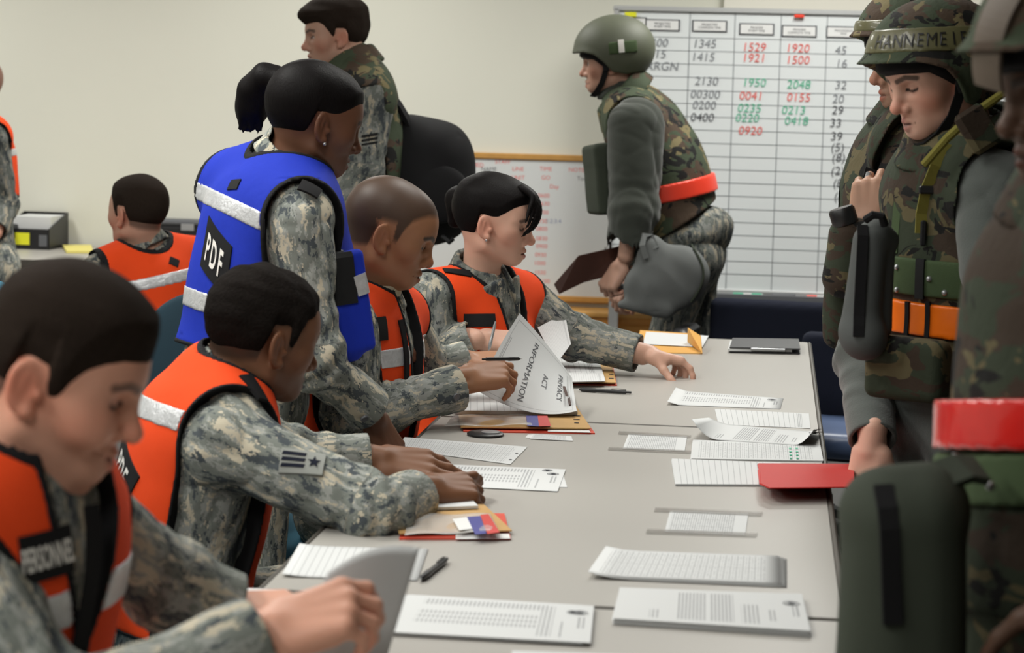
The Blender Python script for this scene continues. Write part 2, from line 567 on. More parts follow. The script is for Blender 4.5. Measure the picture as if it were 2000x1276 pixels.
def paper_mat(name, kind='text', base=(208, 210, 210), seed=0.0):
    """white sheet with procedural print; u runs along a text line, v from the foot (0) to the head (1)"""
    t = NT(name); t.set(Roughness=.7, Specular_IOR_Level=.3)
    uv = t.coord('UV')
    sp = t.n('ShaderNodeSeparateXYZ'); t.l(uv, sp.inputs[0]); u, v = sp.outputs[0], sp.outputs[1]
    white = srgb(*base)
    def band(x, lo, hi):
        return t.math('MULTIPLY', t.math('GREATER_THAN', x, lo), t.math('LESS_THAN', x, hi))
    def rows(n, duty, lo, hi, ulo, uhi, wscale, thr):
        r = t.math('LESS_THAN', t.math('FRACT', t.math('MULTIPLY', v, n)), duty)
        cx = t.n('ShaderNodeCombineXYZ'); t.l(t.math('MULTIPLY', u, wscale), cx.inputs[0])
        t.l(t.math('FLOOR', t.math('MULTIPLY', v, n)), cx.inputs[1]); cx.inputs[2].default_value = seed
        g = t.math('GREATER_THAN', t.noise(cx.outputs[0], 1.0, 1), thr)
        return t.math('MULTIPLY', t.math('MULTIPLY', r, g), t.math('MULTIPLY', band(v, lo, hi), band(u, ulo, uhi)))
    ink = None
    def plus(a):
        nonlocal ink
        ink = a if ink is None else t.math('MAXIMUM', ink, a)
    if kind == 'letter':
        plus(rows(46, .45, .80, .84, .2, .5, 60, .36)); plus(rows(46, .45, .66, .76, .1, .62, 60, .36))
        plus(rows(52, .5, .50, .62, .1, .9, 70, .34)); plus(rows(52, .5, .32, .48, .1, .9, 70, .34)); plus(rows(46, .45, .18, .23, .1, .35, 60, .4))
        plus(rows(40, .5, .93, .965, .35, .65, 50, .3))
    elif kind == 'list':
        plus(rows(44, .5, .10, .72, .30, .38, 50, .3)); plus(rows(44, .5, .10, .72, .42, .5, 50, .3)); plus(rows(44, .5, .10, .72, .54, .62, 50, .3)); plus(rows(44, .5, .10, .76, .78, .92, 50, .34))
        plus(rows(44, .45, .73, .80, .1, .9, 60, .36)); plus(rows(44, .45, .83, .86, .1, .5, 60, .36)); plus(rows(40, .5, .92, .96, .35, .65, 50, .3))
    elif kind == 'form':
        plus(rows(30, .12, .05, .93, .06, .94, 3, -1)); plus(rows(60, .45, .05, .93, .08, .9, 34, .52))
        plus(t.math('MULTIPLY', band(u, .49, .497), band(v, .05, .93)))
    elif kind == 'card':
        plus(rows(17, .1, .04, .84, .05, .95, 2, -1)); plus(rows(34, .5, .04, .84, .06, .94, 30, .46))
        for q in (.05, .3, .62, .94): plus(t.math('MULTIPLY', band(u, q, q + .012), band(v, .04, .84)))
    elif kind == 'lined':
        plus(rows(18, .09, .02, .84, .0, 1.0, 2, -1)); plus(rows(60, .5, .86, .92, .05, .95, 60, .34))
    elif kind == 'sign':
        plus(rows(60, .45, .90, .93, .12, .88, 60, .38)); plus(rows(60, .45, .05, .08, .25, .75, 60, .38))
        for q in (.05, .944): plus(t.math('MULTIPLY', band(u, q, q + .006), band(v, .04, .96)))
        for q in (.04, .955): plus(t.math('MULTIPLY', band(v, q, q + .005), band(u, .05, .95)))
    if ink is None: t.base(white)
    else:
        t.base(t.mix(t.math('MULTIPLY', ink, .48), white, srgb(70, 72, 80)))
    return t.m

M = {}
def make_mats():
    M['wall'] = plain('painted_wall', srgb(218, 218, 206), .8, noise=.02, nscale=3, bump=.08, bscale=180)
    M['wall_light'] = plain('painted_column', srgb(232, 229, 218), .8, noise=.02, nscale=3, bump=.08, bscale=180)
    M['wall_dark'] = plain('taupe_wall', srgb(128, 120, 110), .85, noise=.03, nscale=3)  # for the unseen walls, colour darkened to cut light bouncing into the room
    M['ceiling'] = plain('ceiling_tile', srgb(170, 168, 164), .9, noise=.05, nscale=60, bump=.2, bscale=90)
    M['carpet'] = plain('grey_carpet', srgb(96, 96, 95), .95, noise=.35, nscale=420, bump=.6, bscale=500)
    M['laminate'] = plain('grey_laminate', srgb(170, 167, 161), .38, noise=.035, nscale=600, bump=.02, bscale=300)
    M['laminate_edge'] = plain('dark_edge_band', srgb(84, 80, 74), .5, noise=.08)
    M['black_metal'] = plain('black_metal', srgb(30, 31, 33), .45, .3)
    M['black_plastic'] = plain('black_plastic', srgb(24, 24, 26), .42, noise=.1)
    M['grey_plastic'] = plain('grey_plastic', srgb(92, 94, 98), .45, noise=.05)
    M['silver'] = plain('silver_metal', srgb(178, 180, 182), .35, .7)
    M['aluminium'] = plain('aluminium_frame', srgb(188, 190, 190), .45, .35)
    M['oak'] = plain('oak_trim', srgb(190, 142, 74), .5, noise=.16, nscale=24)
    M['oak_panel'] = plain('orange_oak_panel', srgb(190, 132, 58), .55, noise=.12, nscale=14)
    M['white_board'] = plain('dry_erase_white', srgb(214, 217, 217), .26, noise=.01)
    M['grid_board'] = plain('dry_erase_grey', srgb(222, 227, 228), .26, noise=.01)
    M['line_grey'] = plain('grid_line_grey', srgb(150, 155, 158), .6)
    for n, c in (('ink_red', (226, 84, 74)), ('ink_green', (70, 178, 140)), ('ink_black', (70, 72, 78)), ('ink_grey', (122, 126, 132)), ('ink_blue', (120, 130, 170))):
        M[n] = plain(n, srgb(*c), .6)
    M['white_plastic'] = plain('white_plastic', srgb(226, 227, 226), .5)
    M['yellow'] = plain('yellow_magnet', srgb(226, 226, 40), .5)
    M['yellow_paper'] = plain('yellow_paper', srgb(226, 214, 122), .7)
    M['red_plastic'] = plain('red_folder_card', srgb(188, 24, 14), .6, noise=.05, nscale=30)
    M['red_edge'] = plain('red_folder_edge', srgb(204, 72, 50), .6, noise=.1)
    M['print_blue'] = plain('dark_blue_print', srgb(66, 68, 140), .5)
    M['print_red'] = plain('red_print', srgb(196, 58, 52), .5)
    M['kraft'] = plain('kraft_card', srgb(186, 148, 92), .75, noise=.08, nscale=40)
    M['manila'] = plain('manila_envelope', srgb(210, 156, 70), .7, noise=.05)
    M['brown_leather'] = plain('brown_folder', srgb(64, 38, 30), .5, noise=.2, nscale=20)
    M['binder'] = plain('charcoal_binder', srgb(70, 71, 73), .5, noise=.1, nscale=300, bump=.2, bscale=500)
    M['orange'] = cloth('orange_vest_cloth', srgb(240, 76, 26), .85, 1200, .25, .07, .3)
    M['blue'] = cloth('blue_vest_cloth', srgb(20, 48, 176), .75, 1200, .25, .08, .35)
    M['black_cloth'] = cloth('black_webbing', srgb(20, 20, 22), .8, 1200, .3, .2)
    M['mesh_black'] = cloth('black_mesh_cloth', srgb(28, 29, 30), .85, 500, .5, .25)
    M['silverband'] = reflect('reflective_band')
    M['letter_white'] = plain('white_letter', srgb(224, 222, 216), .6)
    M['fleece'] = cloth('grey_fleece', srgb(86, 91, 88), .95, 350, .7, .12, 0, .3)
    M['fleece_light'] = cloth('light_grey_fleece', srgb(124, 126, 127), .95, 350, .8, .1, 0, .3)
    M['fleece_dark'] = cloth('dark_grey_fleece', srgb(62, 66, 60), .95, 350, .5, .12, 0, .2)
    M['greybag'] = cloth('grey_bag_cloth', srgb(82, 85, 84), .8, 700, .4, .08)
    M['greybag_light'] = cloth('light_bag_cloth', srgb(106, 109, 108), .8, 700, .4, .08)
    M['greybag_dark'] = cloth('grey_green_bag_cloth', srgb(60, 66, 56), .85, 700, .4, .12)
    M['olive'] = cloth('olive_webbing', srgb(66, 82, 54), .8, 600, .5, .15)
    M['olive_strap'] = cloth('olive_strap', srgb(122, 116, 52), .8, 600, .5, .12)
    M['olive_helmet'] = plain('olive_helmet_paint', srgb(84, 88, 72), .6, noise=.08, nscale=30, bump=.15, bscale=500)
    M['belt_orange'] = plain('orange_reflective_belt', srgb(255, 118, 12), .35, noise=.08, nscale=60, bump=.25, bscale=90)
    M['belt_red'] = plain('red_reflective_belt', srgb(214, 34, 30), .22, noise=.12, nscale=40, bump=.35, bscale=60, coat=.4)
    M['belt_coral'] = plain('coral_reflective_belt', srgb(246, 70, 48), .4, noise=.05)
    M['tape_olive'] = plain('olive_name_tape', srgb(100, 98, 66), .4, noise=.15, nscale=50, bump=.3, bscale=60, coat=.3)
    M['tape_tan'] = plain('tan_tape', srgb(104, 92, 80), .6, noise=.1)
    M['teal'] = cloth('teal_chair_cloth', srgb(52, 96, 114), .9, 500, .6, .1)
    M['slate_teal'] = cloth('slate_chair_cloth', srgb(48, 70, 82), .9, 500, .6, .1)
    M['navy'] = cloth('navy_chair_cloth', srgb(26, 30, 44), .9, 500, .6, .12)
    M['blueseat'] = plain('blue_vinyl', srgb(88, 106, 142), .4, noise=.06, nscale=20)
    M['abu'] = abu('airman_camouflage')
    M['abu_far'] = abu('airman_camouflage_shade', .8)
    M['abu_warm'] = abu('airman_camouflage_worn', .86)  # same camouflage in an evenly darker tone
    M['wood'] = m81('woodland_camouflage', .74)  # woodland cloth darkened: shade on the right-hand soldiers put into its colour
    M['wood_far'] = m81('woodland_camouflage_cover', .95)  # same woodland cloth lightened: stronger light put into its colour
    M['skin'] = skin('skin')
    M['hair_black'] = hairmat('black_hair', (.010, .008, .008), .6, spec=.06)
    M['hair_sleek'] = hairmat('sleek_black_hair', (.006, .005, .005), .5, (420, 420, 50), .3, .07)
    M['hair_brown'] = hairmat('dark_brown_hair', (.024, .017, .013), .8, (500, 500, 120), .8, .05)
    M['hair_curl'] = hairmat('cropped_black_hair', (.010, .008, .007), .85, (160, 160, 160), .9, .05)
    M['sole'] = plain('boot_leather', srgb(96, 94, 84), .7, noise=.1)
    M['undershirt'] = cloth('sand_undershirt', srgb(186, 176, 152), .9, 800, .3, .06)
    for k in ('letter', 'list', 'form', 'card', 'lined', 'sign'):
        M['p_' + k] = paper_mat('paper_' + k, k, seed=hash(k) % 7 * 1.0 if False else {'letter': 0, 'list': 2, 'form': 4, 'card': 5, 'lined': 1, 'sign': 3}[k])
    M['p_blank'] = paper_mat('paper_plain', 'none')
    t = NT('clear_plastic'); t.set(Roughness=.18, Specular_IOR_Level=.6); t.base((.86, .86, .84)); t.set(Alpha=.35); M['clear'] = t.m
    t = NT('clear_tape'); t.set(Roughness=.3); t.base(srgb(150, 146, 140)); t.set(Alpha=.28); M['tape'] = t.m
make_mats()
# ------------------------------------------------------------------ people
class Ring:
    """upright band round an axis: radius R, half height hh, half thickness th; slope widens it downwards; oval stretches forward"""
    def __init__(s, c, R3, R, hh, th, slope=0.0, oval=1.0, fr=None, droop=0.0):
        s.c = np.asarray(c, float); s.R3 = np.asarray(R3, float); s.R = R; s.hh = hh; s.th = th; s.slope = slope; s.oval = oval; s.fr = fr; s.droop = droop
    def bb(s):
        e = (s.R + abs(s.slope) * s.hh + s.th) * max(1, s.oval) + s.hh
        return s.c - e, s.c + e
    def ev(s, x, y, z):
        R = s.R3.astype(F32)
        px = x - F32(s.c[0]); py = y - F32(s.c[1]); pz = z - F32(s.c[2])
        a = (px * R[0, 0] + py * R[1, 0] + pz * R[2, 0]); b = px * R[0, 1] + py * R[1, 1] + pz * R[2, 1]
        c = px * R[0, 2] + py * R[1, 2] + pz * R[2, 2] + F32(s.droop) * a
        r = np.sqrt((a / F32(s.oval))**2 + b * b) - (F32(s.R) - F32(s.slope) * c)
        q = np.abs(r) - F32(s.th * .4); h = np.abs(c) - F32(s.hh - s.th * .6)
        return np.sqrt(np.maximum(q, 0)**2 + np.maximum(h, 0)**2) + np.minimum(np.maximum(q, h), 0) - F32(s.th * .6)

HL_X = [-.13, -.085, -.06, -.032, -.024, .012, .017, .026, .032, .042, .056, .07, .09]
HL_Z = [-.052, -.054, -.05, -.040, .026, .030, -.008, -.010, .022, .046, .058, .068, .072]

class Head:
    def __init__(s, O, yaw, pitch=0.0, roll=0.0, sc=1.0, female=False, jaw=1.0, nose=1.0, ears=True, smile=0.0, occ=0.0):
        """yaw: 0 looks at the lens, 90 to picture right, -90 to picture left; pitch: chin down; roll: top leans to picture right"""
        a = math.radians(yaw); p = math.radians(pitch); r = math.radians(roll)
        f0 = RR * math.sin(a) - FF * math.cos(a)
        f = f0 * math.cos(p) - UU * math.sin(p)
        up = f0 * math.sin(p) + UU * math.cos(p)
        R = frame_from(f, up)
        ax = FF / np.linalg.norm(FF)
        c, sn = math.cos(r), math.sin(r)
        K = np.array([[0, -ax[2], ax[1]], [ax[2], 0, -ax[0]], [-ax[1], ax[0], 0]])
        Q = np.eye(3) + sn * K + (1 - c) * K @ K
        s.R = Q @ R; s.O = np.asarray(O, float); s.s = sc; s.female = female; s.jaw = jaw; s.nose = nose; s.ears = ears; s.sm = smile; s.occ = occ
    def L(s, x, y, z): return s.O + s.s * (s.R @ np.array([x, y, z], float))
    def loc(s, V): return ((np.asarray(V, float) - s.O) @ s.R) / s.s
    def sph(s, p, r): return Sph(s.L(*p), r * s.s)
    def cap(s, a, b, ra, rb=None): return Cap(s.L(*a), s.L(*b), ra * s.s, None if rb is None else rb * s.s)
    def ell(s, c, r, rot=None):
        R = s.R if rot is None else s.R @ rot
        return Ell(s.L(*c), np.array(r) * s.s, R)
    def skull(s):
        f = Field()
        f.u(s.ell((-.016 + s.occ / 2, 0, .036 - s.occ * .15), (.098 - s.occ / 2, .077, .090 - s.occ * .15)))
        f.u(s.ell((.038, 0, .024), (.064, .066, .082)), .03)
        return f
    def items(s):
        f = s.skull(); j = s.jaw * (.93 if s.female else 1.0); n = s.nose
        f.u(s.ell((.036, 0, -.045), (.050, .054 * j, .052)), .03)
        for g in (1, -1):
            f.u(s.cap((.002, g * .050 * j, -.056), (.066, g * .015, -.081), .018, .015), .024)
        f.u(s.ell((.075, 0, -.082), (.021, .023, .016) if not s.female else (.018, .019, .014)), .022)
        f.u(s.ell((.068, 0, -.056), (.024, .032, .034)), .02)
        for g in (1, -1):
            f.u(s.sph((.055, g * .045, -.013), .021), .028)
            f.u(s.cap((.081, g * .010, .026), (.060, g * .050, .023), .010 if s.female else .012, .009), .016)
        for g in (1, -1):
            f.s_(s.ell((.098, g * .032, .006), (.021, .018, .012)), .013)
            f.u(s.sph((.0742, g * .032, .0055), .0132), .004)
        f.u(s.cap((.084, 0, .020), (.083 + .027 * n, 0, -.024), .0078, .0105), .013)
        f.u(s.sph((.083 + .0275 * n, 0, -.027), .0112), .008)
        for g in (1, -1):
            f.u(s.sph((.098, g * .0135, -.0325), .0085), .007)
            f.s_(s.sph((.106, g * .0072, -.0395), .0042), .003)
        m = s.sm * .007
        if s.sm:
            for g in (1, -1):
                f.u(s.sph((.070, g * .040, -.030), .020 * s.sm), .02)
                f.s_(s.cap((.100, g * .022, -.036), (.084, g * .037, -.060), .0030, .0030), .012)
        for g in (1, -1):
            f.u(s.cap((.0975, g * .004, -.0560), (.084 - m * .5, g * (.024 + m), -.0618 + m), .0066, .003), .006)
            f.u(s.cap((.0960, 0, -.0700), (.083 - m * .5, g * (.022 + m), -.0645 + m), .0080, .003), .006)
        for g in (1, -1):
            f.s_(s.cap((.1030, 0, -.0632), (.085 - m * .5, g * (.025 + m), -.0632 + m), .0018, .0012), .003)
        if s.ears:
            for g in (1, -1):
                ca, sa = math.cos(math.radians(24) * g), math.sin(math.radians(24) * g)
                Rz = np.array([[ca, sa, 0], [-sa, ca, 0], [0, 0, 1]])
                b = math.radians(-12); Ry = np.array([[math.cos(b), 0, math.sin(b)], [0, 1, 0], [-math.sin(b), 0, math.cos(b)]])
                Q = Rz @ Ry
                f.u(s.ell((-.008, g * .0790, -.008), (.0195, .0072, .0325), Q), .005)
                f.u(s.sph((.005, g * .0755, -.033), .0085), .006)
                f.s_(s.ell((-.005, g * .0870, -.005), (.0115, .0075, .0215), Q), .004)
                f.u(s.cap((-.010, g * .080, -.019), (-.008, g * .082, .007), .0035, .003), .004)
                f.u(s.sph((.010, g * .0755, -.011), .0055), .004)
        return f
    def hairline(s, p):
        return np.interp(p[:, 0], HL_X, HL_Z)
    def tint(s, V, base, hair=(.02, .016, .013), lips=None, shaved=0.0, stubble=0.0, flush=.25, brow=.8, eye='down', brows=1.0):
        p = s.loc(V); n = len(p); base = np.asarray(base, float)
        c = np.tile(base, (n, 1))
        near = (np.linalg.norm(p - np.array([.03, 0, 0]), axis=1) < .16)
        def g(q, r):
            return np.exp(-(((p - np.asarray(q))**2).sum(1)) / (r * r))
        red = base * np.array([1.05, .72, .66])
        fl = sum(g((.062, k * .046, -.024), .026) for k in (1, -1)) + g((.112, 0, -.028), .018) + sum(g((-.008, k * .086, -.007), .030) for k in (1, -1)) * 1.2
        fl = np.clip(fl, 0, 1) * flush * 2
        c = c * (1 - fl[:, None]) + red * fl[:, None]
        if stubble:
            m = np.clip((-.035 - p[:, 2]) / .02, 0, 1) * np.clip((p[:, 0] - .0) / .02, 0, 1) * np.clip((p[:, 2] + .125) / .02, 0, 1) * near
            st = base * .35 + np.array(hair) * .5
            c = c * (1 - stubble * m[:, None]) + st * stubble * m[:, None]
        lc = np.asarray(lips if lips is not None else base * np.array([.86, .50, .50]))
        def seg(a, b):
            a = np.asarray(a); b = np.asarray(b); ba = b - a; h = np.clip(((p - a) @ ba) / (ba @ ba), 0, 1)
            return np.linalg.norm(p - a - h[:, None] * ba, axis=1), h
        lm = np.zeros(n)
        for k in (1, -1):
            for a, b, r0, r1 in (((.0980, 0, -.0560), (.084, k * .024, -.0618), .0088, .0050), ((.0965, 0, -.0700), (.083, k * .022, -.0648), .0105, .0055)):
                d, h = seg(a, b)
                lm = np.maximum(lm, np.clip((r0 + (r1 - r0) * h - d) / .002, 0, 1))
        c = c * (1 - lm[:, None]) + lc * lm[:, None]
        d0 = np.minimum(seg((.103, 0, -.0632), (.085, .025, -.0632))[0], seg((.103, 0, -.0632), (.085, -.025, -.0632))[0])
        mm = np.clip((.0044 - d0) / .0018, 0, 1) * .75
        c = c * (1 - mm[:, None]) + (base * .22) * mm[:, None]
        hc = np.asarray(hair, float)
        bm = np.zeros(n)
        for k in (1, -1):
            for a, b in (((.094, k * .013, .0245), (.080, k * .034, .0305)), ((.080, k * .034, .0305), (.064, k * .051, .025))):
                qa = np.array(a); qb = np.array(b); dd = qb - qa
                h = np.clip(((p[:, 1] - qa[1]) * dd[1] + (p[:, 2] - qa[2]) * dd[2]) / (dd[1]**2 + dd[2]**2), 0, 1)
                d = np.hypot(p[:, 1] - qa[1] - h * dd[1], p[:, 2] - qa[2] - h * dd[2])
                bm = np.maximum(bm, np.clip((.0062 * brows - d) / .0025, 0, 1) * (p[:, 0] > .045))
        bm *= brow
        c = c * (1 - bm[:, None]) + hc * bm[:, None]
        for k in (1, -1):
            q = p - np.array([.0742, k * .032, .0055])
            db = np.linalg.norm(q, axis=1)
            on = (np.abs(q[:, 1]) < .0155) & (p[:, 0] > .06) & (db < .022)
            if eye == 'down':
                zl = -.0050 + 16.0 * (q[:, 1]**2)
                w_ = (np.clip((.0040 - np.abs(q[:, 2] - zl)) / .0026, 0, 1) * on)[:, None]
                c = c * (1 - w_) + base * .05 * w_
            else:
                zt = .0052 - 30 * q[:, 1]**2; zb = -.0045 + 22 * q[:, 1]**2
                m = on & (q[:, 2] < zt) & (q[:, 2] > zb)
                c[m] = (.62, .58, .55)
                m2 = m & (q[:, 1]**2 + (q[:, 2] - .0004)**2 < .0052**2)
                c[m2] = (.035, .025, .02)
                m3 = on & (np.abs(q[:, 2] - zt) < .0016)
                c[m3] = base * .10
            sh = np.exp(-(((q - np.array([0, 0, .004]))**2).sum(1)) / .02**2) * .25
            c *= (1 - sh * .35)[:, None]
        if shaved:
            z = s.hairline(p)
            dens = np.clip((p[:, 2] - z + .001) / .014, 0, 1)**.8 * near
            ear = np.clip((np.abs(p[:, 1]) - .074) / .003, 0, 1) * (p[:, 0] > -.034) * (p[:, 0] < .014) * (p[:, 2] < .028)
            dens = dens * (1 - ear)
            c = c * (1 - shaved * dens[:, None]) + (hc * .9 + base * .10) * shaved * dens[:, None]
        return np.clip(c, 0.001, 1)
    def hair(s, th=1.0, top=1.0, hl=None, res=.004, noise=.0015, extra=None, dz=0.0, female=False, nf=90, fade=.035, back=1.0):
        f = s.skull()
        xs, zs = hl or (HL_X, HL_Z)
        R = s.R.astype(F32); O = s.O
        def post(d, x, y, z):
            a = (x - F32(O[0])) / F32(s.s); b = (y - F32(O[1])) / F32(s.s); c = (z - F32(O[2])) / F32(s.s)
            lx = a * R[0, 0] + b * R[1, 0] + c * R[2, 0]; lz = a * R[0, 2] + b * R[1, 2] + c * R[2, 2]
            ly = a * R[0, 1] + b * R[1, 1] + c * R[2, 1]
            t = np.interp(lz, [-.06, .0, .05, .09, .13], [.0035 * th, .006 * th, .009 * th, .011 * th * top, .010 * th * top]).astype(F32)
            hlz = np.interp(lx, xs, zs).astype(F32) + F32(dz) + F32(.0015) * np.sin(ly * 60)
            if back != 1.0: t = t * np.interp(lx, [-.11, -.02], [back, 1.0]).astype(F32)
            t = t * np.clip((lz - hlz) / F32(fade), F32(.12), 1)
            e = d - t * F32(s.s)
            if noise: e = e + F32(noise) * wob(x, y, z, nf, .4)
            e = smax(e, (hlz - lz) * F32(s.s) * F32(.75), .006)
            return e
        if extra: 
            for p, k in extra: f.u(p, k)
        return mesh_field(f, res, .03, post, reach=.03)

def lerp(a, b, t): return np.asarray(a, float) * (1 - t) + np.asarray(b, float) * t

class Hand:
    def __init__(s, W, along, dorsal, side, sc=1.0, flex=((20, 30, 20),) * 4, spread=(8, 2, -4, -12), thumb=(.72, .62, -.30), tflex=20):
        x = nrm(along); z = np.asarray(dorsal, float); z = nrm(z - x * (z @ x)); y = np.cross(z, x)
        s.R = np.stack([x, y, z], 1); s.W = np.asarray(W, float); s.g = 1 if side == 'R' else -1; s.s = sc
        s.nails = []; s.f = Field(); g = s.g
        L = lambda a, b, c: s.W + sc * (s.R @ np.array([a, b * g, c], float))
        s.L = L
        C = lambda a, b, r0, r1: Cap(a, b, r0 * sc, r1 * sc)
        f = s.f
        f.u(C(L(-.03, 0, 0), L(.012, 0, 0), .027, .025))
        f.u(Box(L(.052, -.001, -.002), np.array((.046, .037, .0125)) * sc, s.R, .012 * sc), .016)
        f.u(C(L(.018, .022, -.010), L(.052, .030, -.010), .017, .013), .014)
        f.u(C(L(.018, -.024, -.008), L(.070, -.030, -.006), .014, .011), .012)
        lens = (.072, .080, .074, .058); ys = (.0295, .0095, -.0110, -.0300); xs = (.096, .099, .095, .087); rd = (.0092, .0095, .0090, .0080)
        s.tips = []
        for i in range(4):
            k = L(xs[i], ys[i], .002)
            f.u(C(L(.02, ys[i] * .5, .002), k, .011, rd[i] + .0018), .010)
            fl = flex[i]; a = 0.0; sp = math.radians(spread[i])
            p = k
            for j, q in enumerate((.46, .30, .24)):
                a += math.radians(fl[j])
                d = s.R @ np.array([math.cos(a) * math.cos(sp), math.sin(sp) * g, -math.sin(a)])
                p2 = p + d * lens[i] * q * sc
                r0 = rd[i] * (1.0, .94, .86)[j]; r1 = rd[i] * (.96, .88, .76)[j]
                f.u(C(p, p2, r0, r1), .004 if j else .007)
                if j < 2: pass
                p = p2
            up = s.R @ np.array([math.sin(a), 0, math.cos(a)])
            s.nails.append((p + up * rd[i] * .75 * sc - d * .001, .0062 * sc)); s.tips.append(p)
        t0 = L(.026, .026, -.008)
        td = nrm(s.R @ np.array([thumb[0], thumb[1] * g, thumb[2]]))
        t1 = t0 + td * .042 * sc
        hinge = nrm(s.R @ np.array([.9, -.25 * g, -.1]))
        b = math.radians(tflex)
        d2 = nrm(td * math.cos(b) + hinge * math.sin(b)); d3 = nrm(td * math.cos(2 * b) + hinge * math.sin(2 * b))
        t2 = t1 + d2 * .034 * sc; t3 = t2 + d3 * .026 * sc
        f.u(C(t0, t1, .0150, .0115), .014); f.u(C(t1, t2, .0112, .0100), .005); f.u(C(t2, t3, .0103, .0085), .004)
        s.tips.append(t3)
    def tint(s, V, c, base):
        base = np.asarray(base, float)
        d = np.linalg.norm(V - s.W - s.R[:, 0] * .08, axis=1)
        near = d < .2 * s.s
        for t in s.tips:
            m = np.exp(-((V - t)**2).sum(1) / (.016 * s.s)**2) * near * .55
            c[:] = c * (1 - m[:, None]) + base * np.array([1.06, .72, .66]) * m[:, None]
        for q, r in s.nails:
            m = (np.linalg.norm(V - q, axis=1) < r)
            c[m] = base * np.array([1.12, 1.0, .98]) + .03
        return np.clip(c, 0, 1)

def Rz_along(axis, ref):
    z = nrm(axis); x = np.asarray(ref, float); x = nrm(x - z * (x @ z)); return np.stack([x, np.cross(z, x), z], 1)

